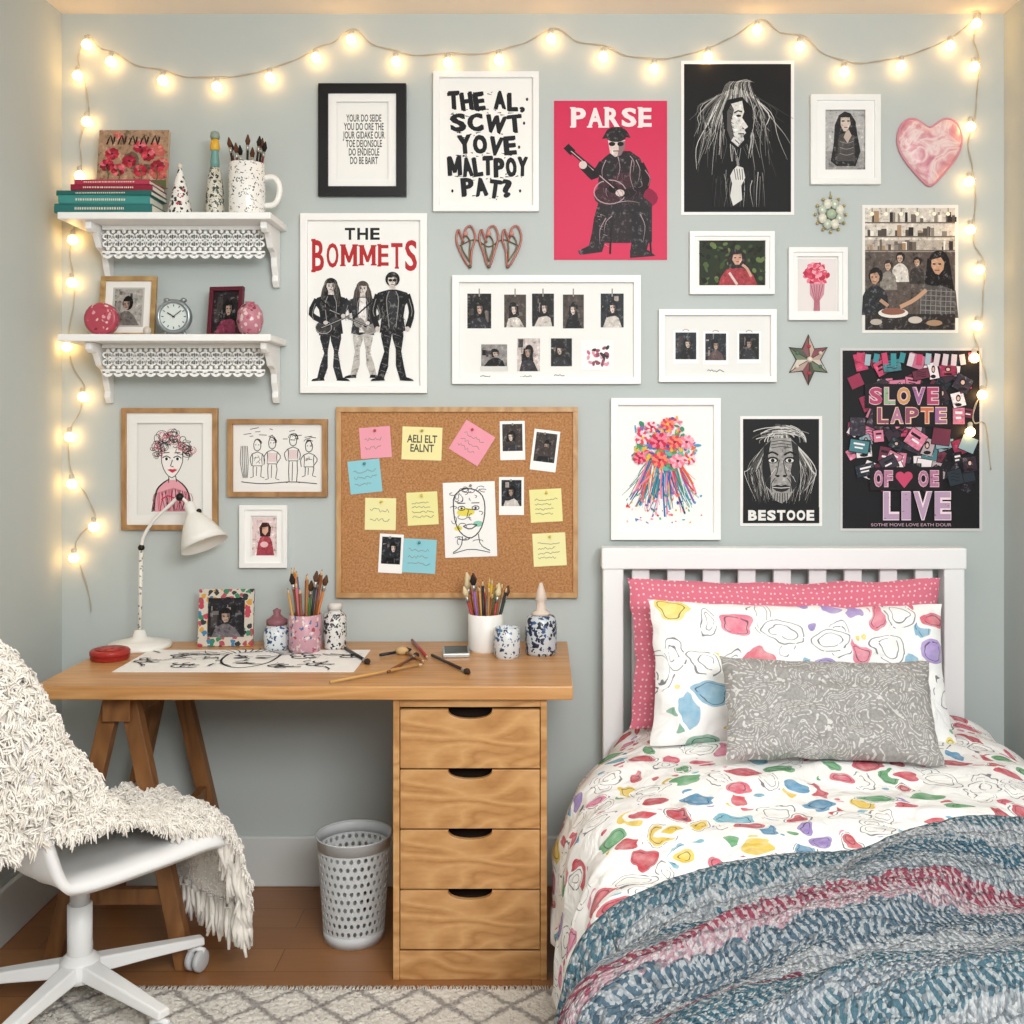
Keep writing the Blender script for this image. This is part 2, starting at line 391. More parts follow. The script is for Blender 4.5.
    A.line([q(-.15,.24),q(-.178,.34),q(-.165,.4)],.006*h,line,smooth=5); A.line([q(.15,.24),q(.178,.34),q(.17,.4)],.006*h,line,smooth=5)
def portrait(A,x0,y0,x1,y1,rng,bg=None,tint=None):
    w=x1-x0; h=y1-y0; bg=bg or rng.choice(['#1c1a1a','#2a2624','#3c3430','#20242a','#4a403a']); A.tone=True
    A.rect(x0,y0,x1,y1,bg)
    for _ in range(6):
        a=x0+rng.random()*w*.7; b=y0+rng.random()*h*.6
        A.rect(a,b,a+w*.3*rng.random()*.9,b+h*.3*rng.random()+.05*h,rng.choice(['#6b635e','#8c8580','#403a3a','#a59a90','#15120f']))
    cx=x0+w*(.38+.24*rng.random()); cy=y0+h*(.38+.08*rng.random()); sl=rng.uniform(-.06,.06)*w
    bc=tint or rng.choice(['#0e0e10','#c9c2ba','#5c4a48','#2b2b30'])
    A.poly([(x0+w*.1,y1),(cx-w*.27,cy+h*.3),(cx-w*.08,cy+h*.2),(cx+w*.08,cy+h*.2),(cx+w*.27,cy+h*.32),(x1-w*.08,y1)],bc)
    lg=rng.random()<.6
    if lg: A.poly([(cx-w*.18,cy-h*.1),(cx+w*.18,cy-h*.1),(cx+w*.25,cy+h*.3),(cx+w*.1,cy+h*.25),(cx-w*.12,cy+h*.27),(cx-w*.25,cy+h*.3)],'#0d0b0b')
    A.ell(cx+sl,cy-h*.02,w*.19,h*.2,'#0d0b0b',n=12); sk=rng.choice(['#c9b5a6','#d4c2b5','#a58b7b'])
    A.poly([(cx-w*.11,cy-h*.06),(cx+w*.11,cy-h*.07),(cx+w*.12,cy+h*.04),(cx+w*.06,cy+h*.15),(cx-w*.03,cy+h*.17),(cx-w*.1,cy+h*.08)],sk); A.tone=False
    A.poly([(cx+w*.02,cy-h*.065),(cx+w*.11,cy-h*.07),(cx+w*.12,cy+h*.04),(cx+w*.05,cy+h*.15),(cx+w*.07,cy+h*.04)],'#6b584e')
    A.rect(cx-w*.085,cy-h*.005,cx-w*.025,cy+h*.018,'#1a1614'); A.rect(cx+w*.03,cy-h*.005,cx+w*.085,cy+h*.018,'#1a1614'); A.rect(cx-w*.04,cy+h*.095,cx+w*.04,cy+h*.112,'#5d2a28')
def scribble(A,x0,y0,x1,y1,n,c,w,rng):
    for i in range(n):
        y=y0+(y1-y0)*(i+.5)/n; m=max(5,int((x1-x0)/2)); xe=x1-(x1-x0)*.3*rng.random()
        A.line([(x0+(xe-x0)*j/m,y+(rng.random()-.5)*(y1-y0)/n*.5) for j in range(m+1)],w,c)
# ================================================================ STRUCTURE
XL=X(62); XR=X(1004); ZT=Z(14); YB=-4.4
def wallmat(name,c1,c2):
    m,nt,b=nmat(name); tc=N(nt,'ShaderNodeTexCoord'); n=N(nt,'ShaderNodeTexNoise'); n.inputs['Scale'].default_value=1.2
    L(nt,tc.outputs['Object'],n.inputs[0]); r=ramp(nt,[(.3,c1),(.7,c2)]); L(nt,n.outputs[0],r.inputs[0]); L(nt,r.outputs[0],b.inputs['Base Color'])
    b.inputs['Roughness'].default_value=.85; b.inputs['Specular IOR Level'].default_value=.15
    n2=N(nt,'ShaderNodeTexNoise'); n2.inputs['Scale'].default_value=220; L(nt,tc.outputs['Object'],n2.inputs[0]); bump(nt,b,n2.outputs[0],.06,.002)
    return m
wm=wallmat('wall_paint_sage','#bac1be','#bfc6c3')
def struct(name,x0,x1,y0,y1,z0,z1,mat,label,cat,bevel=0):
    mb=MB(); mb.box(x0,x1,y0,y1,z0,z1,mat); return mb.obj(name,None,bevel=bevel,label=label,category=cat,kind='structure')
struct('wall_back',XL-.1,XR+.1,0,.1,-.05,ZT+.1,wm,'pale sage grey painted wall behind desk and bed','wall')
struct('wall_left',XL-.1,XL,YB,0,-.05,ZT+.1,wm,'pale sage grey painted side wall beside the desk','wall')
struct('wall_right',XR,XR+.1,YB,0,-.05,ZT+.1,wm,'pale sage grey painted side wall beside the bed','wall')
struct('ceiling',XL,XR,YB,0,ZT,ZT+.1,wallmat('ceiling_paint','#ece6dc','#f0eae0'),'cream white painted ceiling','ceiling')
fm,nt,b=nmat('floor_planks')
tc=N(nt,'ShaderNodeTexCoord'); bt=N(nt,'ShaderNodeTexBrick'); bt.inputs['Scale'].default_value=1
bt.inputs['Color1'].default_value=lin('#97653a'); bt.inputs['Color2'].default_value=lin('#a57344'); bt.inputs['Mortar'].default_value=lin('#6e4626')
bt.inputs['Brick Width'].default_value=1.3; bt.inputs['Row Height'].default_value=.12; bt.inputs['Mortar Size'].default_value=.0015
L(nt,tc.outputs['Object'],bt.inputs[0]); mp=N(nt,'ShaderNodeMapping'); mp.inputs['Scale'].default_value=(3,40,1); L(nt,tc.outputs['Object'],mp.inputs[0])
n=N(nt,'ShaderNodeTexNoise'); n.inputs['Scale'].default_value=2; n.inputs['Detail'].default_value=4; L(nt,mp.outputs[0],n.inputs[0])
L(nt,mixc(nt,math_(nt,'MULTIPLY',n.outputs[0],.5),bt.outputs[0],'#74492a'),b.inputs['Base Color']); b.inputs['Roughness'].default_value=.35
struct('floor',XL,XR,YB,0,-.05,0,fm,'warm brown wooden plank floor','floor')
wt=M('#d4d7d4',.45)
struct('baseboard_back',XL,XR,-.016,0,0,.15,wt,'white painted baseboard along the wall','baseboard',.005)
struct('baseboard_left',XL,XL+.016,YB,-.016,0,.15,wt,'white painted baseboard along side wall','baseboard',.005)
struct('baseboard_right',XR-.016,XR,YB,-.016,0,.15,wt,'white painted baseboard along side wall','baseboard',.005)
# ================================================================ WALL ART
def q1(A):
    A.text('YOUR DO SEIDE\nYOU DO ORE THE\nJOUR GIDAKE OUR\nTOE DEJONSOLE\nDO ENDIEOLE\nDO BE BAIRT',342,113,384,163,'#3f3f3f',.02)
framed(318,83,406,196,10,'#141416',q1,'black framed quote print with small centred lettering',matw=8)
def q2(A):
    rg=random.Random(8)
    for t,x0,y0,x1,y1 in (('THE AL,',447,91,523,109),('SCWT',450,113,521,131),('YOVE',457,135,515,153),('MALTPOY',447,156,526,175),('PAT?',461,178,511,196)):
        for k in range(3):
            r3=random.Random(len(t)); A.letters(t,x0+k*.7+rg.uniform(-.3,.3),x1+k*.7,lambda q,y=y0+rg.uniform(-.8,.8):y,lambda q,y=y1+rg.uniform(-.8,.8):y,'#17171a',.035,9,r3,.2)
        for _ in range(14):
            x=rg.uniform(x0,x1); y=rg.choice((y0,y1))+rg.uniform(-2,2); A.line([(x,y),(x+rg.uniform(-5,6),y+rg.uniform(-1.5,1.5))],1.1,'#17171a',taper=True)
    for x,y in ((527,98),(524,122),(452,190),(520,190),(519,146)): A.ell(x,y,1.2,1.7,'#17171a',n=8)
framed(433,71,539,211,6,'#f2f1ee',q2,'white framed print with bold black hand lettering')
def q3(A):
    dk='#1d1418'; hl='#b0959b'; A.tone=True; rg=random.Random(6)
    A.rect(604,204,652,243,'#24161c'); A.tone=False; A.rect(607,208,650,211,'#6d2a40'); A.line([(612,206),(610,254)],2,dk); A.line([(648,206),(651,254)],2,dk)
    A.ell(634,198,24,13,'#8d1d40'); A.tone=True
    A.poly([(600,162),(605,157),(613,151),(630,151),(640,158),(645,170),(646,188),(640,206),(618,210),(600,206),(598,184)],dk)
    A.poly([(600,196),(640,194),(652,204),(650,214),(636,216),(620,216),(612,226),(606,240),(602,250),(588,250),(592,232),(594,218)],dk)
    A.poly([(628,206),(648,206),(652,228),(646,254),(630,254),(633,230)],'#120c10')
    A.poly([(604,246),(602,252),(580,255),(578,251),(590,245)],dk); A.poly([(630,250),(648,250),(656,256),(630,258)],dk)
    A.poly([(608,140),(625,140),(625,148),(621,155),(615,157),(610,153)],'#d8c5c0'); A.ell(616,137,10,5,dk)
    A.poly([(602,139),(607,130),(612,127),(622,127),(627,131),(631,138),(624,137),(609,138)],dk)
    A.tone=False; A.poly([(618,142),(625,141),(625,148),(621,155),(617,157),(619,150)],'#8a6c70')
    A.ell(612,144,3.2,2.2,'#111111'); A.ell(620.5,144,3.2,2.2,'#111111'); A.line([(613,151),(619,151)],1,'#552a30')
    A.tone=True; A.ell(610,192,17,12,'#3b1722',rot=-30); A.ell(622,182,12,9,'#3b1722',rot=-30); A.tone=False; A.ring(610,192,16,12,1,hl); A.ell(613,189,5,4,'#0c0808')
    A.line([(615,188),(570,150)],4,dk); A.line([(573,153),(566,146)],7,dk); A.line([(614,188),(571,151)],.8,'#d0b0b4')
    A.line([(603,163),(594,176),(589,172),(583,166)],8,dk,smooth=7); A.ell(583,165,4,4,'#d8c5c0')
    A.line([(640,164),(647,182),(636,192),(622,193)],8,dk,smooth=7); A.ell(620,193,4.5,3.5,'#d8c5c0')
    for p in (((606,160),(602,170),(603,180)),((636,160),(640,170),(638,182)),((618,157),(620,168),(617,180)),((606,218),(600,230),(600,244)),((640,214),(645,226),(643,242)),((615,203),(628,201),(640,203)),((645,170),(650,178),(648,186)),((630,156),(634,162),(633,172)),((612,216),(606,222),(604,232)),((632,160),(630,176),(634,190))): A.line(p,.9,hl,smooth=6,taper=True)
    for _ in range(26):
        x=rg.uniform(602,642); y=rg.uniform(158,205); A.line([(x,y),(x+rg.uniform(-4,4),y+rg.uniform(1,5)),(x+rg.uniform(-5,5),y+rg.uniform(5,10))],.6,rg.choice([hl,'#6d4a55','#3f2a33']),smooth=4,taper=True)
    for _ in range(14):
        x=rg.uniform(592,608); y=rg.uniform(214,246); A.line([(x,y),(x+rg.uniform(0,6),y+rg.uniform(0,4))],.6,rg.choice([hl,'#6d4a55']),taper=True)
    for k in range(2): A.letters('PARSE',571+k*.6,651+k*.6,lambda t:108,lambda t:127,'#f3e4e4',.03,0,None,.18,1)
poster(554,101,667,260,'#cf2350',q3,'hot pink poster of guitarist with white lettering')
def q4(A):
    rg=random.Random(3); A.rect(684,64,791,212,'#0b0b0d')
    W2='#d9d7d2'
    for i in range(120):
        a=rg.random(); x=717+a*38; y=86+abs(a-.5)*18+rg.random()*4; side=(a-.5)*2
        sp_=6+rg.random()*19; x2=x+side*sp_-3; y2=104+rg.random()*20; ln=rg.uniform(12,56)
        x3=x2+side*rg.uniform(-4,9)+rg.uniform(-5,5); y3=y2+ln*.5; x4=x3+rg.uniform(-6,6)+side*5; y4=y2+ln
        A.line([(x,y),(x2,y2),(x3,y3),(x4,y4)],.5+rg.random()*.9,rg.choice([W2,'#8a8884','#b5b2ae','#62605d','#3c3b3a']),smooth=10,taper=True)
    for k in range(22): A.line([(720+k*1.7,94-abs(k-11)*-.5),(727+k*1.1,83),(738+k*.8,79+abs(k-11)*.4)],.7,rg.choice([W2,'#8a8884','#55524f']),smooth=5,taper=True)
    A.poly([(727,100),(742,97),(752,108),(753,128),(747,144),(738,150),(729,143),(724,128),(722,112)],'#0b0b0d')
    A.tone=True; A.poly([(727,112),(731,104),(742,101),(744,112),(742,118),(748,127),(744,130),(746,133),(743,136),(744,140),(738,147),(731,141),(727,130)],W2); A.tone=False
    A.poly([(727,112),(731,104),(734,110),(731,122),(734,136),(731,141),(727,130)],'#55524f')
    A.line([(734,113),(738,111),(742,112)],1.5,'#111111'); A.ell(738.5,116,2.6,1.3,'#111111',n=8); A.line([(742,128),(744,129)],1.2,'#111111'); A.line([(738,134),(744,134)],1.2,'#111111'); A.line([(735,140),(739,144)],1,'#444444')
    for k in range(8): A.line([(728+k*.6,104+k*4.5),(731+k*.6,106+k*4.5)],.6,'#111111')
    A.poly([(716,178),(728,162),(744,160),(756,172),(764,208),(712,208)],'#0b0b0d')
    for i in range(26): x=714+i*2; A.line([(x,168+rg.random()*18),(x+rg.random()*6-3,190),(x+rg.uniform(-3,3),207)],.6,rg.choice([W2,'#8a8884','#55524f','#2d2c2c']),smooth=6,taper=True)
    A.poly([(733,170),(737,166),(743,168),(745,178),(741,186),(742,200),(733,206),(730,196),(732,184),(730,176)],W2)
    for k in range(4): A.line([(734+k*2.6,169),(736+k*2.2,180)],.7,'#111111')
    A.line([(738,166),(737,158)],2.5,'#8a8884')
poster(681,61,794,215,'#f1efec',q4,'black poster with white line drawn dreadlocked singer')
def q5(A):
    A.tone=True; A.rect(826,103,870,176,'#b5b3b0'); A.rect(826,150,870,176,'#9a9794')
    A.poly([(836,124),(840,114),(846,110),(852,112),(857,120),(859,134),(862,150),(857,165),(838,165),(832,160),(835,142)],'#242222')
    A.poly([(842,116),(851,116),(852,123),(848,130),(845,130),(842,124)],'#cdbdb0'); A.poly([(840,134),(847,131),(855,134),(857,160),(838,160)],'#4a4644'); A.tone=False
    A.poly([(847,131),(850,128),(853,134),(849,142),(845,136)],'#bdada0')
    A.rect(843,119,846,120.3,'#222222'); A.rect(848.5,119,851,120.3,'#222222'); A.line([(845.5,126),(849,126)],.9,'#884848')
    for y in (140,146,152): A.line([(841,y),(848,y+2),(855,y)],.7,'#8a8580',smooth=4)
framed(811,94,881,184,6,'#efefeb',q5,'white framed portrait of long haired woman',matw=9,matc='#f4f3f0')
def q8(A):
    rg=random.Random(11); A.tone=True; A.rect(865,208,955,330,'#b9ada0'); A.rect(865,208,955,240,'#d7cdc0'); A.tone=False
    for y in (222,236,250): A.rect(865,y,955,y+1.4,'#6e6257')
    for i in range(60):
        x=866+rg.random()*86; y=rg.choice((222,236,250)); h=3+rg.random()*8; A.rect(x,y-h,x+1.5+rg.random()*4,y,rg.choice(['#544a42','#8d8276','#efe8dc','#70645a','#2f2a28','#a8886a']))
    for x in (872,886,901,917,934,948): A.line([(x,208),(x,213)],.7,'#3a332e'); A.ell(x,214,2,2,'#fff6dc')
    A.tone=True; A.rect(865,252,955,330,'#5a4f48')
    def person(cx,cy,s,hair,skin,top,lng=False,look=1):
        A.tone=True
        A.poly([(cx-14*s,cy+40*s),(cx-13*s,cy+20*s),(cx-10*s,cy+14*s),(cx-3*s,cy+9*s),(cx+3*s,cy+9*s),(cx+10*s,cy+14*s),(cx+13*s,cy+20*s),(cx+15*s,cy+40*s)],top)
        if lng: A.poly([(cx-8*s,cy-4*s),(cx+8*s,cy-4*s),(cx+10*s,cy+8*s),(cx+12*s,cy+20*s),(cx+6*s,cy+17*s),(cx-5*s,cy+16*s),(cx-10*s,cy+15*s)],hair)
        A.ell(cx+.6*s*look,cy-1.5*s,7.6*s,8.6*s,hair)
        A.poly([(cx-5*s,cy-3*s),(cx+2*s,cy-5*s),(cx+4.6*s,cy-1*s),(cx+4*s,cy+4*s),(cx+.5*s,cy+8*s),(cx-2.5*s,cy+7*s),(cx-5*s,cy+2*s)],skin); A.tone=False
        A.rect(cx-4*s,cy-.5*s,cx-2*s,cy+.6*s,'#2a1d18'); A.rect(cx+.2*s,cy-.5*s,cx+2.2*s,cy+.6*s,'#2a1d18'); A.line([(cx-2.6*s,cy+4.7*s),(cx+1*s,cy+4.7*s)],.8*s,'#8c4a40')
    person(900,258,.6,'#1b1514','#c6a690','#d8d0c6'); person(917,262,.55,'#2b201c','#b89780','#3b3431'); person(888,266,.6,'#3a2a22','#c6a690','#8a8278')
    person(875,277,.95,'#181211','#b48e74','#26262a'); person(938,264,1.35,'#141010','#c39a7c','#54504e',True)
    for i in range(7): A.line([(921+i*5,289),(920+i*5,322)],.7,'#8b8682')
    for i in range(7): A.line([(920,290+i*5),(955,292+i*5)],.7,'#8b8682')
    A.tone=True; A.rect(865,314,955,330,'#2c2523'); A.tone=False; A.ell(893,313,15,5,'#e7e0d4'); A.ell(893,311.5,12,3.5,'#8d5a4a'); A.ell(915,320,7,3.5,'#c8beb2'); A.ell(876,322,6,3,'#b8aea2'); A.ell(934,323,8,3,'#a8886a')
    A.line([(926,290),(914,300),(900,307)],4,'#c39a7c',smooth=5); A.line([(880,300),(888,306)],3.5,'#b48e74')
poster(862,205,958,333,'#ece8e0',q8,'photo poster of people cooking in a kitchen')
def q9(A):
    A.rect(700,240,766,286,'#27301f'); rg=random.Random(4)
    for _ in range(90): A.ell(702+rg.random()*62,242+rg.random()*42,1+rg.random()*3.5,.8+rg.random()*2,rg.choice(['#3c4d2a','#1b2417','#50623a','#2a2018','#1a1a14','#6b7a4a']),rot=rg.random()*180,n=7)
    A.tone=True; A.poly([(718,286),(722,276),(727,269),(735,266),(745,268),(754,274),(759,286)],'#a3343c'); A.line([(730,272),(738,284)],2.5,'#d9c6be')
    A.poly([(729,266),(729,256),(733,249),(740,248),(746,253),(747,262),(749,270),(744,267),(733,268)],'#1a0f0d'); A.poly([(734,254),(742,253),(743,259),(740,264),(736,264),(733,259)],'#c99d88'); A.tone=False
    A.line([(735,257),(737,257)],1,'#221511'); A.line([(740,257),(742,257)],1,'#221511'); A.line([(737,261),(740,261)],1,'#a3343c')
    A.line([(752,276),(748,268),(743,264)],2.6,'#c99d88',smooth=4)
framed(690,231,775,294,5,'#f0efec',q9,'white framed landscape photo of person among dark foliage',matw=4)
def q10(A):
    A.rect(799,258,838,312,'#e6dedb'); rg=random.Random(5)
    for i in range(110):
        a=rg.random()*6.28; r=rg.random()**.6*12; A.ell(818+r*cos(a),273+r*sin(a)*.9,2.6,1.7,rg.choice(['#d9516a','#e87f90','#c73a58','#f0a3ae','#b92f4a']),rot=rg.random()*180,n=8)
    A.poly([(811,283),(826,283),(825,294),(821,300),(821,311),(815,311),(815,300),(811,294)],'#c9909a')
    for k in range(5): A.line([(812+k*3,284),(816+k,300),(815+k*1.4,310)],.8,'#a45566')
framed(789,247,848,320,5,'#f0efec',q10,'white framed print of pink flower bouquet',matw=4)
def q11(A):
    rg=random.Random(9)
    for x0,y0,x1,y1 in ((676,332,697,359),(706,333,727,360),(740,333,760,359)):
        A.rect(x0-2,y0-2,x1+2,y1+4,'#fbfaf8'); A.ring((x0+x1)/2,y0-1,3,2,1,'#b9b2a8',180,360); portrait(A,x0,y0,x1,y1,rg)
    scribble(A,708,368,730,373,1,'#6a6a6a',.8,rg)
framed(659,309,777,382,6,'#f2f1ee',q11,'white framed row of three small snapshots',bg='#e9e8e4')
def q16(A):
    rg=random.Random(19)
    for i,(x0,x1) in enumerate(((467,491),(504,526),(532,554),(563,584),(601,624))):
        portrait(A,x0,293+(i%2),x1,328-(i%3),rg); A.line([((x0+x1)/2,288),((x0+x1)/2,296)],1.3,'#9a948c')
    portrait(A,481,344,507,366,rg,bg='#8b8784'); 
    A.rect(480,366,508,371,'#d8d6d2')
    portrait(A,517,338,540,371,rg,bg='#c9bdb8',tint='#343034'); portrait(A,551,338,572,366,rg)
    A.rect(581,340,614,370,'#f5f0f0')
    for _ in range(26): A.ell(598+rg.uniform(-10,10),356+rg.uniform(-9,9),2.6,1.6,rg.choice(['#c86b84','#3a3236','#8d5060','#d79aa8']),rot=rg.random()*180,n=8)
    for (x,y) in ((486,376),(526,376),(560,375)): scribble(A,x-6,y-2,x+8,y+2,1,'#77736e',.7,rg)
framed(452,275,641,384,7,'#f3f2ef',q16,'white framed collage of small snapshots in two rows',bg='#ecebe7')
def q18(A):
    A.letters('THE',344,379,lambda t:227,lambda t:239,'#1d1d1d',.03,0,None,.2)
    for k in range(2): A.letters('BOMMETS',311+k*.5,416+k*.5,lambda t:245-12*(2*t-1)**2*.6,lambda t:264+8*(2*t-1)**2,'#b3262b',.015,0,None,.26,1)
    rocker(A,330,278,104,'#1b1b1e','#232328','#cfc6c0','#17130f',long_=True,guitar='#3c3a3a',flip=1,glasses=False,stance=.06,seed=3)
    rocker(A,362,281,98,'#2c2c30','#bdb8b2','#d6cdc6','#4a3f38',long_=True,guitar='#8a8682',flip=-1,glasses=False,stance=.07,shirt='#e5e1dc',seed=4)
    rocker(A,392,272,110,'#101012','#141418','#cdc3bc','#15110f',long_=False,guitar=None,glasses=True,stance=.07,shirt='#2d2d30',seed=5)
framed(300,213,427,393,7,'#f3f2ef',q18,'white framed band poster with red lettering and three musicians',bg='#f0efeb')
def q15(A):
    rg=random.Random(23)
    cs=['#d93a55','#ef7f95','#4f9bc6','#e7b63a','#3e8f6a','#8a5fae','#e2653a','#f2b5c4','#2d5fa5','#63b7a0']
    for i in range(170):
        a=rg.uniform(-1,1); x=665+a*16; y0=rg.uniform(452,480); ln=rg.uniform(.5,1.0); ex=665+a*40+rg.uniform(-7,7); ey=495+rg.random()*28-abs(a)*6
        A.line([(x,y0),(x+(ex-x)*.45*ln+rg.uniform(-3,3),y0+(ey-y0)*.5*ln),(x+(ex-x)*ln,y0+(ey-y0)*ln)],.6+rg.random()*1.9,rg.choice(cs+['#2f6f58','#1f4f70','#1f6f8a','#3a8fa0','#d8e4e4']),smooth=6,taper=rg.random()<.7)
    for i in range(60): A.ell(665+rg.uniform(-38,38),rg.uniform(492,524),rg.uniform(.6,2.2),rg.uniform(.5,1.4),rg.choice(cs),rot=rg.random()*180,n=7)
    for i in range(260):
        a=rg.random()*6.28; r=rg.random()**.55*(.9+.15*sin(5*a+1)); x=664+34*r*cos(a); y=446+(29 if sin(a)<0 else 24)*r*sin(a)
        c=rg.choice(cs+['#3e8f6a','#5f9f5a']); A.ell(x,y,1.2+rg.random()*3.6,.8+rg.random()*1.6,c,rot=rg.random()*180,n=8)
    for x,y,s in ((643,438,5),(668,424,4.5),(687,442,5),(660,460,5.5),(640,458,4.5),(659,441,6),(678,461,5),(652,427,4),(690,459,4),(675,442,5)):
        pc=rg.choice([('#f6d3da','#e0455f'),('#f08a6a','#d93a55'),('#ef7f95','#c92a4a'),('#f2b5c4','#ef7f95')])
        for k in range(11): A.ell(x+s*cos(k*.57),y+s*.9*sin(k*.57),s*.62,s*.36,pc[k%2],rot=math.degrees(k*.57),n=8)
        for k in range(6): A.ell(x+s*.45*cos(k),y+s*.45*sin(k),s*.4,s*.25,pc[(k+1)%2],rot=k*60,n=8)
        A.ell(x,y,1.5,1.5,rg.choice(['#8c1f3a','#e7c23a']),n=8)
framed(611,398,721,540,7,'#f4f3f0',q15,'white framed painting of colourful flower bouquet',bg='#f5f3f0')
def q14(A):
    rg=random.Random(31); A.rect(743,419,819,523,'#141416'); g1='#cfcdc8'; g2='#85837f'
    for i in range(120):
        a=rg.random(); side=(a-.5)*2; x=781+side*16; y=428+abs(side)*18
        A.line([(x,y),(x+side*16,y+16+rg.random()*14),(x+side*17+rg.uniform(-4,4),470+rg.random()*10),(x+side*12+rg.uniform(-4,4),490+rg.random()*14)],.6+rg.random()*1.0,rg.choice([g1,g2,'#55534f','#3a3938']),smooth=9,taper=True)
    for i in range(36): a=rg.uniform(200,340); A.ring(781+rg.uniform(-7,7),442,32-rg.random()*24,18-rg.random()*12,.8,rg.choice([g1,g2,'#55534f']),a-40,a+30,8)
    A.tone=True; A.poly([(764,446),(772,438),(790,438),(798,446),(800,468),(796,486),(788,500),(781,503),(774,500),(766,486),(762,468)],'#9a9793'); A.tone=False
    A.poly([(764,446),(771,440),(768,456),(771,474),(770,490),(766,486),(762,468)],'#1b1b1d'); A.poly([(798,446),(791,440),(793,456),(790,474),(792,492),(796,486),(800,468)],'#29292a')
    for s in (-1,1):
        A.ell(781+s*8.5,460,5.6,3.4,'#19191a'); A.ell(781+s*8.5,460.5,4,2.1,'#dcdad5'); A.ell(781+s*8.5,460.5,1.9,1.9,'#0c0c0c'); A.line([(781+s*3,455),(781+s*9,452),(781+s*15,455)],1.8,'#0c0c0c',smooth=4)
        A.line([(781+s*6,478),(781+s*10,484),(781+s*9,492)],.8,'#2a2a2a',smooth=4)
        for k in range(7): A.line([(781+s*(4+k*1.5),466+k*2),(781+s*(7+k*1.5),470+k*2.4)],.6,rg.choice(['#2a2a2a',g1]))
    A.line([(779,460),(777,472),(775,476)],1,'#3a3a3a'); A.line([(783,460),(785,472),(787,476)],1,'#3a3a3a'); A.ell(777.5,476,2,1.3,'#111111',n=8); A.ell(784.5,476,2,1.3,'#111111',n=8)
    A.poly([(771,487),(777,484.5),(781,486),(785,484.5),(791,487),(786,491),(781,492),(776,491)],'#232122'); A.line([(772,487.3),(781,488),(790,487.3)],.8,g1); 
    for y in (442,445,448): A.line([(771,y),(781,y-1.5),(791,y)],.7,'#2a2a2a',smooth=4)
    for k in range(6): A.line([(775+k*2.4,493),(774+k*2.7,502)],.8,'#1c1c1c')
    A.rect(743,507,819,523,'#141416'); A.letters('BESTOOE',748,814,lambda t:510,lambda t:520.5,'#e8e6e1',.05,0,None,.14)
poster(740,416,822,526,'#efede9',q14,'black and white poster of dreadlocked face with lettering')
def q13(A):
    rg=random.Random(41); A.rect(842.5,350.5,979.5,528.5,'#131217')
    cs=['#c8476a','#d77f99','#4a7f86','#8fa9b0','#6d2f44','#3b3540','#b9a7ac','#983250','#28323a','#c97a94','#3a2c36','#1d1a22','#efe4e6']
    n=0
    while n<150:
        x=rg.uniform(853,969); y=rg.uniform(360,500); n+=1
        if 876<x<956 and y>484: continue
        if y>488 and rg.random()<.5: continue
        w=9+rg.random()*10; h=8+rg.random()*10; r=rg.uniform(-35,35); c=rg.choice(cs)
        A.rect(x-w/2-.6,y-h/2-.6,x+w/2+.6,y+h/2+.6,'#0d0c10',rot=r)
        A.tone=rg.random()<.6; A.rect(x-w/2,y-h/2,x+w/2,y+h/2,c,rot=r); A.tone=False
        k=rg.random()
        if k<.3: A.rect(x-w*.3,y-h*.28,x+w*.3,y-h*.12,rg.choice(['#1c1a20','#f2e9ea']),rot=r); A.rect(x-w*.25,y+h*.05,x+w*.2,y+h*.18,rg.choice(['#1c1a20','#f2e9ea','#5a2b40']),rot=r)
        elif k<.65: A.ell(x,y-h*.1,w*.2,h*.25,'#1c1418',n=8); A.ell(x,y-h*.08,w*.12,h*.15,'#d9b8a8',n=8); A.ell(x,y+h*.35,w*.28,h*.12,'#1c1418',n=8)
        elif k<.9:
            for q_ in range(3): A.line([(x-w*.3,y-h*.25+q_*h*.22),(x-w*.05,y-h*.3+q_*h*.22),(x+w*.1,y-h*.2+q_*h*.22),(x+w*.3,y-h*.26+q_*h*.22)],.7,'#1c1a20',smooth=6)
    for x0,y0,x1,y1 in ((864,384,941,408),(872,404,950,427),(869,467,942,490)): A.rect(x0,y0,x1,y1,'#1b151b',rot=rg.uniform(-1,1))
    for i in range(14):
        x=858+i*8.6; y=352+rg.random()*3; A.rect(x-2.5,y,x+3,y+8+rg.random()*5,rg.choice(['#c8476a','#3f8f96','#9fb9c0','#d7c7cc']),rot=rg.uniform(-15,15))
    for t,x0,y0,x1,y1,c1,c2 in (('SLOVE',868,387,938,405,'#e6b8c4',['#b24a6c','#8fb08a','#c99a5a','#a06a9a','#b24a6c']),('LAPTE',876,407,946,424,'#efc9a8',['#8f4f6a','#b27a98','#8f4f6a','#c9705a','#a06a9a']),('OF',873,470,892,487,'#e0b0c0','#b27a98'),('OE',917,470,938,487,'#e0b0c0','#b27a98'),('LIVE',882,491,950,520,'#f0d9e0','#b79ab4')):
        A.letters(t,x0,x1,lambda q:y0,lambda q:y1,c1,.08,0,None,.12); A.letters(t,x0+.6,x1-.6,lambda q:y0+.8,lambda q:y1-.8,c2,.03,0,None,.15)
        for _ in range(16): x=rg.uniform(x0,x1); y=rg.uniform(y0,y1); A.line([(x,y),(x+rg.uniform(-3,3),y+rg.uniform(-1,1))],.6,'#1b151b',taper=True)
    A.ell(899,476,4.5,4.5,'#c8476a'); A.ell(907,476,4.5,4.5,'#c8476a'); A.poly([(895,478),(911,478),(903,488)],'#c8476a')
    A.text('SOTHE MOVE LOVE EATH DOUR',870,523,950,526,'#c8a6b4')
poster(840,348,982,531,'#cfcdcb',q13,'large black collage poster with pink tags and lettering')
oak=wood('frame_oak','#8a6238','#a67b4c','#b98f60',(6,6,3))
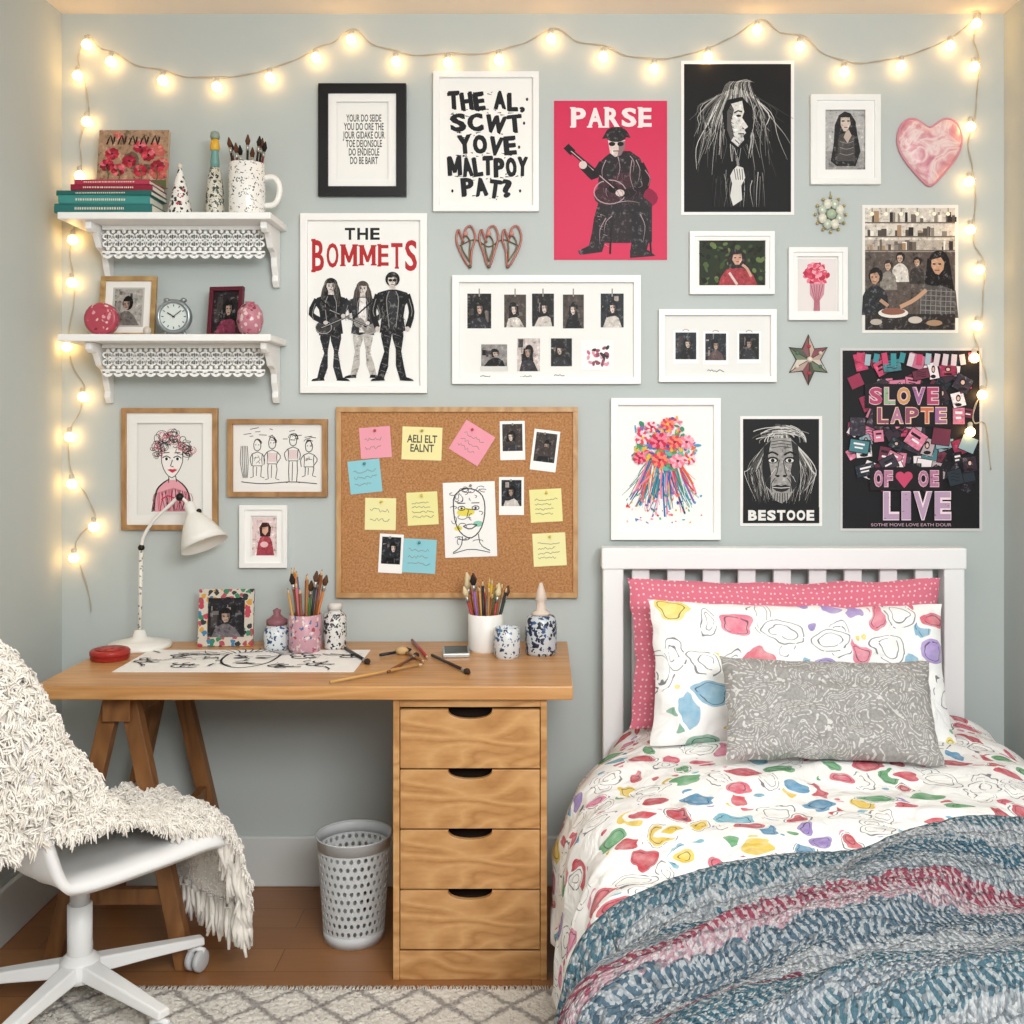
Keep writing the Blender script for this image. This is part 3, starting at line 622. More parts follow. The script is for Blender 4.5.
def q20(A):
    rg=random.Random(51); c='#2a2626'
    A.poly([(150,512),(154,492),(160,484),(166,480),(176,480),(183,486),(188,496),(190,512)],'#e6a3ae')
    for k in range(2): A.line([(150+k,512),(154+k,492),(160,484+k),(168,479)],.8,c,smooth=8); A.line([(174,479),(183,486+k),(188-k,496),(190,512)],.8,c,smooth=8)
    A.poly([(161,450),(180,449),(181,462),(176,473),(170,477),(164,473),(160,461)],'#f4ece6')
    A.line([(160,450),(160,463),(164,473),(170,478),(176,473),(181,462),(181,450)],.8,c,smooth=12); A.line([(167,477),(167,483)],.8,c); A.line([(174,476),(175,482)],.8,c)
    for i in range(120):
        a=math.radians(165+rg.random()*210); r=rg.uniform(9,20); x=170+r*cos(a); y=452+r*1.0*sin(a); a0=rg.random()*360
        A.ring(x,y,1.5+rg.random()*4,1+rg.random()*3.5,.55,rg.choice([c,c,c,'#6a5a58','#c23a50','#d77a88']),a0,a0+rg.uniform(120,300),10)
    for s_ in (165,176): A.ell(s_,459,2.8,1.8,'#fbfbfb'); A.ell(s_,459,1.4,1.6,c); A.line([(s_-4,458),(s_,456),(s_+4,458.5)],.9,c,smooth=4); A.line([(s_-3,453),(s_+3,452.5)],.8,c)
    A.line([(171,460),(169,466),(172,467)],.8,c); A.poly([(166,470),(169,469),(171,469.6),(173,469),(176,470),(171,473)],'#c8304a')
    for i in range(30): x=153+i*1.25; A.line([(x,488+abs(i-15)*.4),(x+rg.uniform(-3,3),500),(x+rg.uniform(-4,4),511)],.5,rg.choice([c,'#b04058','#b04058']),smooth=4)
    A.line([(160,500),(166,496),(172,498),(184,502)],1.2,'#c8304a',smooth=6)
framed(121,408,217,530,5,oak,q20,'oak framed ink sketch of curly haired woman in pink',matw=10,matc='#efece6',bg='#e9e6e0')
def q21(A):
    c='#37312f'; rg=random.Random(6)
    for i,(x,h) in enumerate(((256,34),(271,38),(292,44),(308,32))):
        y=440+(44-h)*.5; j=lambda a:rg.uniform(-a,a)
        A.line([(x-3.5,y-1),(x-3,y+4),(x,y+6),(x+3,y+4),(x+3.5,y-1),(x+1,y-5),(x-2,y-5),(x-3.5,y-1)],.8,c,smooth=14)
        for _ in range(6): a0=180+rg.random()*120; A.ring(x+j(1.5),y-2+j(1),4+j(1),4+j(1),.6,c,a0,a0+90,6)
        A.line([(x-5,y+9),(x,y+7),(x+5,y+9),(x+4.5,y+15),(x+5,y+21),(x-5,y+21),(x-4.5,y+14),(x-5,y+9)],.8,c)
        A.line([(x-4,y+21),(x-4.5+j(1),y+h*.7),(x-4,y+h-2),(x-7,y+h-1)],.8,c); A.line([(x-.5,y+22),(x-1,y+h-3)],.7,c); A.line([(x+4,y+21),(x+4.5+j(1),y+h*.7),(x+3.5,y+h-2),(x+7,y+h-1)],.8,c)
        A.line([(x-5,y+9),(x-8+j(1),y+14),(x-6+j(2),y+21)],.8,c,smooth=5); A.line([(x+5,y+9),(x+8+j(1),y+14),(x+6+j(2),y+20)],.8,c,smooth=5)
        A.rect(x-2,y-.5,x-1,y+.4,c); A.rect(x+1,y-.5,x+2,y+.4,c)
        for _ in range(5): A.line([(x+j(4),y+10+rg.random()*9),(x+j(4),y+10+rg.random()*9)],.5,c)
        if i in (1,2): A.poly([(x-4,y+10),(x+4,y+10),(x+4,y+19),(x-4,y+19)],'#e2cccb')
    A.line([(240,482),(262,484),(290,482),(316,484)],.8,c,smooth=8)
    for _ in range(14): x=rg.uniform(240,314); y=rg.uniform(428,440); A.line([(x,y),(x+rg.uniform(3,9),y+rg.uniform(-2,2))],.6,c)
    for k in range(5): A.line([(240+k*1.5,446),(239+k*2,462),(242+k,478)],.6,c,smooth=4)
framed(227,419,327,497,5,oak,q21,'oak framed ink drawing of standing figures',bg='#eeebe6')
def q22(A):
    A.tone=True; A.rect(251,518,276,556,'#e5ccc9'); A.poly([(255,556),(257,543),(259,538),(264,535),(269,538),(271,543),(273,556)],'#a8434f')
    A.poly([(259,537),(258,528),(261,523),(267,523),(270,528),(269,537)],'#3a1d1c'); A.poly([(261,528),(267,527),(267,532),(264,536),(261,533)],'#d9a890'); A.tone=False
    A.ell(263,545,4,3,'#e7b9bb')
framed(239,505,287,568,5,'#f0efec',q22,'small white framed print of pink figure',matw=6)
# ---------------- heart plaque, star, crystal, wire hooks
def heart_pts(cx,cz,w,h,n=48):
    o=[]
    for i in range(n):
        t=2*pi*i/n; x=sin(t)**3; y=(13*cos(t)-5*cos(2*t)-2*cos(3*t)-cos(4*t)+2.5)/14.5
        x=x*.5+sin(t)*.5; y=y*.72+cos(t)*.28
        o.append((cx+x*w/2,cz+y*h/2))
    return o
mb=MB(); hp=heart_pts(X(929),Z(151),64*S,70*S)
cx,cz=X(929),Z(150)
def shell(mb,pts,c,y0,y1,mat,infl=.7):
    n=len(pts); rings=[(1,y0),(1,y0-.004),(.93,y0-(y1*.6)),(infl,y0-y1*.9),(.35,y0-y1)]
    vs=[(c[0]+(x-c[0])*k,y,c[1]+(z-c[1])*k) for k,y in rings for x,z in pts]+[(c[0],y0-y1,c[1])]
    fs=[(r*n+i,r*n+(i+1)%n,(r+1)*n+(i+1)%n,(r+1)*n+i) for r in range(len(rings)-1) for i in range(n)]
    fs+=[((len(rings)-1)*n+i,(len(rings)-1)*n+(i+1)%n,len(vs)-1) for i in range(n)]
    mb.add(vs,fs,mat,True)
hm,nt,b=nmat('heart_marble'); tc=N(nt,'ShaderNodeTexCoord'); n=N(nt,'ShaderNodeTexNoise'); n.inputs['Scale'].default_value=17; n.inputs['Detail'].default_value=3; n.inputs['Distortion'].default_value=1.2
L(nt,tc.outputs['Object'],n.inputs[0]); r=ramp(nt,[(.3,'#c07380'),(.42,'#dba3aa'),(.52,'#e9d3cf'),(.6,'#d99aa3'),(.72,'#c8808c')]); L(nt,n.outputs[0],r.inputs[0]); L(nt,r.outputs[0],b.inputs['Base Color']); b.inputs['Roughness'].default_value=.45
shell(mb,hp,(cx,cz),-.001,.02,hm)
heart=mb.obj('heart_plaque',None,label='pink floral heart shaped wall plaque',category='wall decoration')
mb=MB(); mb.tube([(x,-.006,z) for x,z in hp+hp[:1]],.004,M('#cf8d98',.4),8); mb.obj('rim',heart)
mb=MB(); cs=['#8b5a60','#7b8a72','#c9b4a6','#5f6258','#d6c9c0']
cx,cz=X(808),Z(360)
for i in range(6):
    a0=pi/2+i*pi/3
    tip=(cx+.066*cos(a0),-.003,cz+.076*sin(a0)); l=(cx+.036*cos(a0+pi/6),-.003,cz+.038*sin(a0+pi/6)); r=(cx+.036*cos(a0-pi/6),-.003,cz+.038*sin(a0-pi/6)); c=(cx,-.022,cz); mid=(cx+.04*cos(a0),-.012,cz+.04*sin(a0))
    mb.add([c,l,tip,mid],[(0,1,2,3)],M(cs[i%5],.3)); mb.add([c,mid,tip,r],[(0,1,2,3)],M(cs[(i+2)%5],.3))
    mb.tube([l,tip,r],.0016,M('#4a4038',.4,.6),6); mb.tube([c,mid,tip],.0012,M('#4a4038',.4,.6),5)
    mb.ball(mid,.006,M(['#b8434e','#4f7f6a','#e0d4c4'][i%3],.25),8)
mb.ball((cx,-.022,cz),.009,M('#e0d4c4',.3),10); mb.add([(cx-.03,-.001,cz-.03),(cx+.03,-.001,cz-.03),(cx+.03,-.001,cz+.03),(cx-.03,-.001,cz+.03)],[(0,1,2,3)],M('#5b4a40'))
mb.obj('star_ornament',None,label='mosaic glass six pointed star ornament on wall',category='wall decoration')
mb=MB(); cx,cz=X(830),Z(215); gl=M('#c3cbbb',.15,.1); gl2=M('#dedbcb',.2)
for i in range(8):
    a=pi/8+i*pi/4; mb.ball((cx+.028*cos(a),-.014,cz+.032*sin(a)),.0135,gl if i%2 else gl2,10,(1,.7,1.15))
for i in range(12):
    a=i*pi/6; mb.ball((cx+.046*cos(a),-.009,cz+.052*sin(a)),.005,M('#b7a86e',.3,.6),8)
mb.ball((cx,-.014,cz),.016,M('#a9bba2',.15),12); mb.tube([(cx,-.003,cz+.05),(cx,-.003,cz+.07)],.0012,M('#a09060'),6)
mb.obj('crystal_ornament',None,label='pale green beaded crystal ornament on wall',category='wall decoration')
mb=MB(); wm2=M('#a8685c',.35,.5); wm3=M('#6f5d42',.35,.6)
def wire(pts,mat,r=.0032,y=-.009): mb.tube([(p.x,y,p.y) for p in catmull([(X(a),Z(b),0) for a,b in pts],28)],r,mat,8)
for k,c_ in enumerate((466,489,512)):
    w_=9.5; o_=(4,0,-4)[k]
    wire([(c_-2,243),(c_-5,236),(c_-w_*.8,230),(c_-w_,240),(c_-w_*.6,252),(c_+o_,268),(c_+w_*.6,252),(c_+w_,238),(c_+w_*.6,227),(c_,229),(c_-2,238)],wm2,.0032,-.009-.002*k)
    wire([(c_+o_,262),(c_-w_*.35,250),(c_-w_*.4,242),(c_,236),(c_+w_*.45,242),(c_+w_*.4,250),(c_+o_,262)],wm3,.0022,-.009)
    mb.ball((X(c_),-.01,Z(234)),.007,M('#cf8f86',.4),10,(1,.8,1)); mb.ball((X(c_+o_),-.01,Z(267)),.006,M('#6f5d42',.4,.6),10,(1,.8,1))
wire([(460,246),(475,240),(489,247),(503,240),(518,246)],wm3,.0018,-.006)
mb.obj('wire_heart_hook',None,label='rose gold wire hearts hook rack on wall',category='wall hook')
# ================================================================ CORK BOARD
cork,nt,b=nmat('cork'); tc=N(nt,'ShaderNodeTexCoord'); n=N(nt,'ShaderNodeTexNoise'); n.inputs['Scale'].default_value=170; n.inputs['Detail'].default_value=4
L(nt,tc.outputs['Object'],n.inputs[0]); r=ramp(nt,[(.3,'#96663e'),(.5,'#b37f50'),(.72,'#c29166')]); L(nt,n.outputs[0],r.inputs[0]); L(nt,r.outputs[0],b.inputs['Base Color']); b.inputs['Roughness'].default_value=.9; bump(nt,b,n.outputs[0],.25,.003)
cb=empty('cork_board',(X(457),-.001,Z(598)),'oak framed cork pin board covered with notes','pin board')
mb=MB(); dd=.022
fo=wood('board_frame_oak','#a5784a','#bd9260','#cba577',(6,6,3))
for a,b2,c,d2 in ((336,407,578,412),(336,593,578,598),(336,412,341,593),(573,412,578,593)): mb.box(X(a,dd),X(c,dd),-dd,-.001,Z(d2,dd),Z(b2,dd),fo)
mb.obj('frame',cb,bevel=.001)
mb=MB(); mb.box(X(340,dd),X(574,dd),-.014,-.001,Z(594,dd),Z(411,dd),cork); mb.obj('cork_panel',cb)
rg=random.Random(77)
def board_item(name,u0,v0,u1,v1,rot,base,draw,label,cat,group,pin=None):
    dd=.0145; A=Art(tf=lambda u,v,h:(X(u,dd),-(dd+.0006+h+.004*max(0,(v-(v0+v1)/2)/(v1-v0))**2),Z(v,dd)),step=2e-5); cx,cy=(u0+u1)/2,(v0+v1)/2
    A.rot=(math.radians(rot),cx,cy)
    for k in range(4): A.h=0; A.rect(u0,v0+(v1-v0)*k/4,u1,v0+(v1-v0)*(k+1)/4,base)
    A.h=.00035
    draw(A); ob=A.mb.obj(name,None,label=label,category=cat,group=group,normals=False)
    if pin:
        mb=MB(); px,pz=X(cx+rg.uniform(-1,1),dd),Z(v0+3.5,dd); T=Matrix.Translation((px,-.0155,pz))@Matrix.Rotation(pi/2,4,'X')
        mb.lathe([(.0005,0),(.0042,.0008),(.0042,.002),(.0022,.003),(.0022,.007),(.0038,.008),(.0034,.0095),(.0001,.0098)],M(pin,.3),T,12,cap=False)
        mb.obj('push_pin',None,label='small coloured push pin holding a paper note',category='push pin',group='push pins on the cork board')
def note(u0,v0,u1,v1,rot,c,label,txt=None,lines=3,pin='#d9c14a'):
    def dr(A):
        if txt: A.text(txt,u0+5,v0+8,u1-5,v1-8,'#4b4a40',.02)
        else: scribble(A,u0+5,v0+8,u1-4,v1-6,lines,'#8a867c',.6,rg)
    board_item('sticky_note',u0,v0,u1,v1,rot,c,dr,label,'sticky note','notes on the cork board',pin)
note(360,427,391,458,-4,'#eb9fae','pink sticky note with faint handwriting',lines=2,pin='#c04a5a')
note(402,427,442,460,2,'#f0e6a6','wide pale yellow sticky note with capital lettering','AELI ELT\nEALNT',pin='#b9a23a')
note(455,426,489,460,32,'#eb9cac','pink sticky note pinned at steep tilt',lines=3,pin='#c04a5a')
note(349,460,381,493,-6,'#8fcbd6','light blue sticky note with handwriting',lines=3,pin='#3f8f9a')
note(365,498,396,530,1,'#efe9ac','pale yellow sticky note with short handwriting',lines=2)
note(407,492,438,525,-3,'#ece69f','yellow sticky note with handwritten lines',lines=4)
note(530,489,562,522,-3,'#ece69f','yellow sticky note with handwritten lines',lines=4)
note(533,533,566,566,-3,'#efe9ac','pale yellow sticky note with handwritten lines',lines=4)
note(403,539,436,573,3,'#8fcbd6','light blue sticky note with handwriting',lines=3,pin='#3f8f9a')
def pola(u0,v0,u1,v1,rot,label):
    def dr(A): portrait(A,u0+2.5,v0+3,u1-2.5,v1-9,rg)
    board_item('instant_photo',u0,v0,u1,v1,rot,'#f6f5f2',dr,label,'photograph','instant photos on the cork board','#8c8c88')
pola(500,421,525,460,-1,'white bordered instant photo pinned on cork'); pola(532,430,558,471,7,'tilted instant photo of dark haired person'); pola(499,477,524,515,0,'white bordered instant photo pinned on cork'); pola(379,534,403,573,3,'white bordered instant photo pinned on cork')
def dr(A):
    c='#2f2d2d'; r2=random.Random(5)
    A.ell(466,512,9,4,'#e8d85a'); A.ell(478,524,5,3,'#8fc8b0'); A.ell(458,528,4,2.5,'#e8d85a')
    A.line([(454,508),(455,496),(464,489),(476,490),(484,498),(485,514),(480,530),(470,538),(460,532),(455,520),(454,508)],1.1,c,smooth=26)
    for i in range(30): x=469+r2.uniform(-16,16); y=r2.choice([r2.uniform(487,500),r2.uniform(487,545)]); a0=r2.random()*360; A.ring(x,y,1.5+r2.random()*4,1+r2.random()*3,.6,c,a0,a0+r2.uniform(100,280),8)
    for s_ in (462,476): A.ring(s_,508,3.5,2,.8,c); A.ell(s_,508,1.2,1.2,c,n=8); A.line([(s_-4,503),(s_+4,503)],.8,c)
    A.line([(469,510),(467,517),(471,518)],.8,c); A.line([(463,526),(470,529),(477,525)],1,c,smooth=5); A.line([(463,526),(470,524),(477,525)],.8,c,smooth=5)
    A.line([(462,536),(460,546),(452,552)],.8,c,smooth=5); A.line([(478,534),(480,545),(489,551)],.8,c,smooth=5); A.line([(452,553),(470,549),(489,553)],.7,c,smooth=5)
board_item('pinned_drawing',444,482,496,557,-2,'#f5f4f1',dr,'white sheet with ink face doodle pinned on cork','drawing','notes on the cork board','#8c8c88')
# ================================================================ SHELVES
wh=M('#f2f1ee',.4)
def shelf(zt,zlow,label):
    x0,x1=X(57,.2),X(287,0); e=empty('wall_shelf',((x0+x1)/2,-.001,zlow),label,'shelf','matching white wall shelves')
    mb=MB(); mb.box(x0,x1,-.2,-.001,zt-.02,zt,wh); mb.obj('board',e,bevel=.003)
    h=(zt-.02)-zlow
    for xb in (x0+.075,x1-.028):
        f=h/.2; mb=MB(); pts=[(-.004,0),(-.17,0),(-.17,-.02),(-.155,-.035*f),(-.13,-.03*f),(-.115,-.045*f),(-.095,-.075*f),(-.065,-.085*f),(-.05,-.1*f)]
        P=pts+[(-.045,-.13*f),(-.03,-.16*f),(-.035,-.18*f),(-.02,-.2*f),(-.004,-.2*f)]
        n=len(P); vs=[(xb-.009,y,zt-.02+z) for y,z in P]+[(xb+.009,y,zt-.02+z) for y,z in P]
        mb.add(vs,[tuple(range(n)),tuple(range(2*n-1,n-1,-1))]+[(i,(i+1)%n,n+(i+1)%n,n+i) for i in range(n)],wh)
        mb.obj('bracket',e,bevel=.002)
    mb=MB(); xa,xb=x0+.088,x1-.041; zb=zt-.0205; y=-.10
    mb.box(xa,xb,y-.004,y+.004,zb-.012,zb,wh)
    nx=15; p=(xb-xa)/nx
    def ring(cx,cz,rx,rz,w,n=14,a0=0,a1=2*pi,rot=0):
        vs=[];fs=[]; m=n+1
        for k in range(m):
            a=a0+(a1-a0)*k/n
            for q_,yy in ((0,y-.003),(w,y-.003),(w,y+.003),(0,y+.003)):
                ax,az=(rx-q_)*cos(a),(rz-q_)*sin(a); vs.append((cx+ax*cos(rot)-az*sin(rot),yy,cz+ax*sin(rot)+az*cos(rot)))
        for k in range(n):
            for q in range(4): fs.append((k*4+q,(k+1)*4+q,(k+1)*4+(q+1)%4,k*4+(q+1)%4))
        mb.add(vs,fs,wh)
    z1_=zb-.012; hh_=.062
    for i in range(nx):
        cxx=xa+p*(i+.5); cz=z1_-hh_/2
        for k in range(4): # pierced petals
            a=pi/4+k*pi/2; ring(cxx+p*.27*cos(a),cz+hh_*.25*sin(a),p*.30,hh_*.15,.0048,10,rot=a)
        ring(cxx,cz,p*.16,p*.16,.004,10)
        ring(cxx+p/2,cz,p*.17,hh_*.22,.005,10) if i<nx-1 else None
        for s_ in (-1,1): mb.ball((cxx,y,cz+s_*hh_*.38),.0062,wh,8,(1,.45,1)); 
        if i<nx-1:
            for s_ in (-1,1): mb.ball((cxx+p/2,y,cz+s_*hh_*.42),.0065,wh,8,(1,.45,1))
        ring(cxx,z1_-hh_-.006,p*.5,.016,.008,12,pi,2*pi)
    mb.box(xa,xb,y-.003,y+.003,z1_-hh_-.010,z1_-hh_,wh)
    mb.obj('lace_apron',e,label='white openwork lace apron strip')
shelf(1.98,1.79,'white wall shelf with lace trim holding books and mug')
shelf(1.636,1.445,'white wall shelf with lace trim holding clock and frames')
z0=1.98
def book(x0,x1,y0,y1,z,h,cover,label,rot=0):
    mb=MB(); c=Vector(((x0+x1)/2,(y0+y1)/2,0)); T=Matrix.Translation(c)@Matrix.Rotation(math.radians(rot),4,'Z')@Matrix.Translation(-c)
    cm=M(cover,.45); t=.0022
    mb.box(x0,x1,y0,y1,z,z+t,cm,T); mb.box(x0,x1,y0,y1,z+h-t,z+h,cm,T); mb.box(x0,x1,y0,y0+t,z+t,z+h-t,cm,T)
    ob=mb.obj('book',None,label=label,category='book',group='stacked books on the upper shelf',bevel=.0006)
    mb=MB(); mb.box(x0+.003,x1-.003,y0+t+.0003,y1-.003,z+t,z+h-t,M('#ece6d8',.9),T); mb.obj('pages',ob)
    A=Art(tf=lambda u,v,h2:tuple(T@Vector((u,y0-.0003-h2,v))))
    xm=(x0+x1)/2; mb=A.mb; A.rect(xm-.09,z+h*.2,xm+.075,z+h*.8,cover)
    q=random.Random(int(h*1e4)+int(x0*1e3)); x=xm-.08
    while x<xm+.06: w_=q.uniform(.004,.008); A.rect(x,z+h*.36,x+w_*.6,z+h*.62,'#d9d0bc'); x+=w_
    mb.obj('spine_label',ob,normals=False)
zz=z0
for (u0,u1,h,c,l,r) in ((64,160,.026,'#2f6f6c','thick dark teal book at bottom of stack',0),(68,157,.024,'#3f8c86','teal book lying in stack',1.5),(66,160,.014,'#27655f','thin green book lying in stack',-1),(80,160,.017,'#8c2338','dark red book lying in stack',1),(84,158,.014,'#b23a50','red book on top of stack',-1)):
    book(X(u0,.12),X(u1,.12),-.185,-.06,zz,h,c,l,r); zz+=h
zc=zz; T=Matrix.Translation((X(130,.09),-.08,zc+.001))@Matrix.Rotation(math.radians(-8),4,'X')
w,h=.205,.175
mb=MB(); mb.box(-w/2,w/2,0,.016,0,h,M('#b8a590'),T); cv=mb.obj('canvas_painting',None,label='small red and cream painted canvas leaning on books',category='painting',bevel=.001)
A=Art(tf=lambda u,v,hh:tuple(T@Vector((u*w-w/2,-.0006-hh,(1-v)*h))),step=2e-5)
A.tone=True; A.rect(0,0,1,1,'#a8886c'); rg2=random.Random(2)
for _ in range(16): A.ell(rg2.uniform(.08,.92),rg2.uniform(.08,.92),.06+rg2.random()*.1,.04+rg2.random()*.08,rg2.choice(['#8a9080','#c9b098','#a87a60','#6f5a4a','#c0655a']),rot=rg2.random()*90,n=8)
for fx,fy in ((.2,.42),(.45,.55),(.72,.44),(.86,.64),(.3,.7),(.6,.3),(.14,.62),(.62,.72)):
    for k in range(9): A.ell(fx+.055*cos(k*.7),fy+.06*sin(k*.7),.055,.04,rg2.choice(['#a8283a','#c23b48','#8c1f30','#d86a74']),rot=math.degrees(k*.7),n=8)
    A.ell(fx,fy,.02,.02,'#2c1b18',n=8)
A.tone=False
for x in (.14,.3,.62,.84): A.line([(x,.95),(x+.03,.8),(x-.02,.66)],.015,'#4c6a3a',smooth=5)
for k in range(5): x=.12+k*.16; A.line([(x,.26),(x+.05,.1),(x+.09,.26),(x+.11,.12)],.022,'#2a1a16',smooth=6)
A.rect(0,.88,1,1,'#5b6540')
A.mb.obj('painted_face',cv,normals=False)
bw=spots('black_white_dots','#ece9e2',['#26262a','#26262a','#b8434e','#26262a'],90,.42,.5,noisew=.3)
mb=MB(); T=Matrix.Translation((X(180,.11),-.11,z0)); mb.lathe([(.036,0),(.036,.006),(.034,.02),(.02,.085),(.007,.135),(.002,.148)],bw,T,24); mb.ball((X(180,.11),-.11,z0+.15),.008,M('#d8cfc0'),10)
mb.obj('cone_ornament',None,label='white cone ornament with dark speckles and red',category='ornament')
mb=MB(); T=Matrix.Translation((X(215,.11),-.11,z0)); st=spots('striped_bottle','#cfcabb',['#4a5a4a','#2a3634','#b8b09a','#20302a'],90,.5,.35,noisew=.6)
mb.lathe([(.026,0),(.027,.01),(.026,.06),(.022,.1),(.018,.13),(.014,.145)],st,T,24); mb.lathe([(.012,.145),(.013,.16),(.01,.19),(.012,.195)],M('#6f9a92',.4),T,20); mb.lathe([(.012,.195),(.014,.2),(.013,.215),(.009,.23)],M('#d9a93a',.4),T,20); mb.lathe([(.012,.228),(.014,.236),(.012,.248),(.004,.252)],M('#8a9a8c',.4),T,16)
mb.obj('decorated_bottle',None,label='tall slim patterned bottle with teal neck and yellow band',category='bottle')
def pencil(p0,p1,r,c,name='pencil',tip=True,label='coloured wooden pencil',group=None,cat='pencil',brush=False):
    p0=Vector(p0);p1=Vector(p1);d=(p1-p0); l=d.length; d.normalize(); mb=MB()
    e=p1-d*min(.018,l*.2)
    mb.tube([p0,e],r,M(c,.35),6)
    if brush:
        mb.tube([e-d*.016,e],r*1.3,M('#b9b9b4',.3,.8),8); mb.tube([e,e+d*.012,e+d*.03],[r*1.3,r*2.2,r*.5],M(brush,.9),8)
    else:
        mb.tube([e,e+(p1-e)*.7],[r,r*.35],M('#d9b78c',.7),6); mb.tube([e+(p1-e)*.7,p1],[r*.35,r*.05],M(c if c!='#c89a5a' else '#26262a',.5),6)
    return mb.obj(name,None,label=label,category=cat,group=group)
def jar(cx,cy,z,r,h,mat,name,label,cat,prof=None,t=.003,lip=None):
    mb=MB(); T=Matrix.Translation((cx,cy,z))
    pr=prof or [(r*.9,0),(r,h*.08),(r,h)]
    inner=[(max(a-t,.002),b) for a,b in reversed(pr[1:])]+[(r*.85,.004)]
    mb.lathe(pr+[(pr[-1][0]-t/2,h+.0012)]+inner+[(.0001,.004)],mat,T,28,cap=False)
    mb.lathe([(.0001,0),(pr[0][0],0)],mat,T,28,cap=False)
    return mb.obj(name,None,label=label,category=cat)
mg=spots('mug_print','#efece6',['#4a4a4c'],85,.30,.25,noisew=.9)
mx,my=X(247,.11),-.11
mug=jar(mx,my,z0,.052,.155,mg,'mug','tall white mug with dark scribble print','mug')
mb=MB(); mb.tube(catmull([(mx+.05,my,z0+.115),(mx+.075,my,z0+.118),(mx+.092,my,z0+.1),(mx+.094,my,z0+.07),(mx+.08,my,z0+.04),(mx+.05,my,z0+.035)],16),.0085,M('#efece6',.25),10); mb.obj('handle',mug)
for i in range(9):
    a=i*.698; x=mx+.034*cos(a); y=my+.025*sin(a)
    pencil((mx+.02*cos(a),my+.02*sin(a),z0+.01),(x+.018*cos(a),y,z0+.195+R.random()*.045),.0035,R.choice(['#2a2422','#7d2f2a','#3a3a40','#c8a070']),'paint_brush',label='paint brush with dark bristles standing in mug',group='brushes in the white mug',cat='paint brush',brush=R.choice(['#2b2320','#1d1a1a','#5c3a28']))
z1=1.636
mb=MB(); T=Matrix.Translation((X(102,.14),-.14,z1+.0475))@Matrix.Rotation(pi/2,4,'X'); mb.lathe([(.0001,-.018),(.04,-.018),(.047,-.012),(.047,.012),(.04,.018),(.034,.016),(.026,.018),(.0001,.018)],spots('pink_tin','#b04454',['#d89aa0','#7d2434','#e0c0b4'],70,.36,.35),T,32,cap=False)
mb.obj('round_tin',None,label='round pink patterned tin standing on edge',category='tin')
def deskframe(cx,y,z,w,h,fw,fmat,draw,label,tilt=8,yaw=0,th=.014):
    T=Matrix.Translation((cx,y,z+.001))@Matrix.Rotation(math.radians(yaw),4,'Z')@Matrix.Rotation(math.radians(-tilt),4,'X')
    e=empty('photo_frame',(cx,y,z),label,'picture frame')
    mb=MB()
    for a,b2,c,d2 in ((-w/2,0,w/2,fw),(-w/2,h-fw,w/2,h),(-w/2,fw,-w/2+fw,h-fw),(w/2-fw,fw,w/2,h-fw)): mb.box(a,c,0,th,b2,d2,fmat,T)
    mb.obj('frame',e,bevel=.0008)
    A=Art(tf=lambda u,v,hh:tuple(T@Vector((-w/2+fw+u*(w-2*fw),th*.6-hh,fw+(1-v)*(h-2*fw))))); A.rect(0,0,1,1,'#efece6'); draw(A); A.mb.obj('print',e,normals=False)
    mb=MB(); mb.box(-.015,.015,th,th+.003,0.004,h*.7,M('#2a2624'),T); mb.obj('easel_back',e)
def pf1(A):
    A.rect(.16,.12,.84,.88,'#bdb9b2'); portrait(A,.2,.15,.8,.85,random.Random(4),bg='#a8a39c',tint='#6f6a66')
deskframe(X(126,.07),-.075,z1,.165,.185,.014,wood('gold_oak','#8d6a3c','#b08c56','#c4a470',(5,5,5)),pf1,'wooden photo frame with sketch portrait on shelf')
e=empty('table_clock',(X(175,.13),-.13,z1),'round silver alarm clock on shelf','clock')
cxx=X(175,.13); czz=z1+.055; T=Matrix.Translation((cxx,-.13,czz))@Matrix.Rotation(pi/2,4,'X'); sv=M('#9ea5a8',.3,.7)
mb=MB(); mb.lathe([(.0001,-.02),(.038,-.02),(.046,-.014),(.05,0),(.05,.012),(.046,.018),(.039,.016),(.039,.011)],sv,T,36,cap=False); mb.obj('case',e)
mb=MB(); mb.lathe([(.0001,.0105),(.039,.0105)],M('#d5dbd6',.4),T,36,cap=False); mb.obj('dial',e)
mb=MB()
for i in range(12):
    a=i*pi/6; mb.box(-.001,.001,-.0005,.0005,.029,.035,M('#222222'),Matrix.Translation((cxx,-.142,czz))@Matrix.Rotation(a,4,'Y'))
mb.box(-.0014,.0014,-.0006,.0006,-.004,.021,M('#222222'),Matrix.Translation((cxx,-.1435,czz))@Matrix.Rotation(-1.0,4,'Y')); mb.box(-.001,.001,-.0006,.0006,-.004,.028,M('#222222'),Matrix.Translation((cxx,-.1445,czz))@Matrix.Rotation(.9,4,'Y')); mb.obj('dial_markings',e)
for s_ in (-1,1):
    mb=MB(); mb.tube([(cxx+s_*.022,-.13,z1+.014),(cxx+s_*.034,-.13,z1+.0005)],[.006,.004],sv,8); mb.obj('foot',e)
    mb=MB(); mb.ball((cxx+s_*.024,-.128,czz+.048),.01,sv,12,(1,1,.7)); mb.obj('bell',e)
def pf2(A): portrait(A,0,0,1,1,random.Random(9),bg='#241c20',tint='#7d3148')
deskframe(X(223,.1),-.1,z1,.105,.15,.012,M('#5c1d2a',.35),pf2,'small dark red photo frame with portrait on shelf',yaw=-10)
mb=MB(); T=Matrix.Translation((X(251,.14),-.15,z1)); mb.lathe([(.018,0),(.03,.012),(.038,.04),(.034,.07),(.022,.088),(.012,.09),(.014,.096),(.0001,.096)],spots('pink_vase','#b87886',['#dcc0bc','#7c2840','#a84c60'],70,.40,.35),T,28); mb.obj('lidded_pot',None,label='small round pink patterned pot on shelf',category='pot')
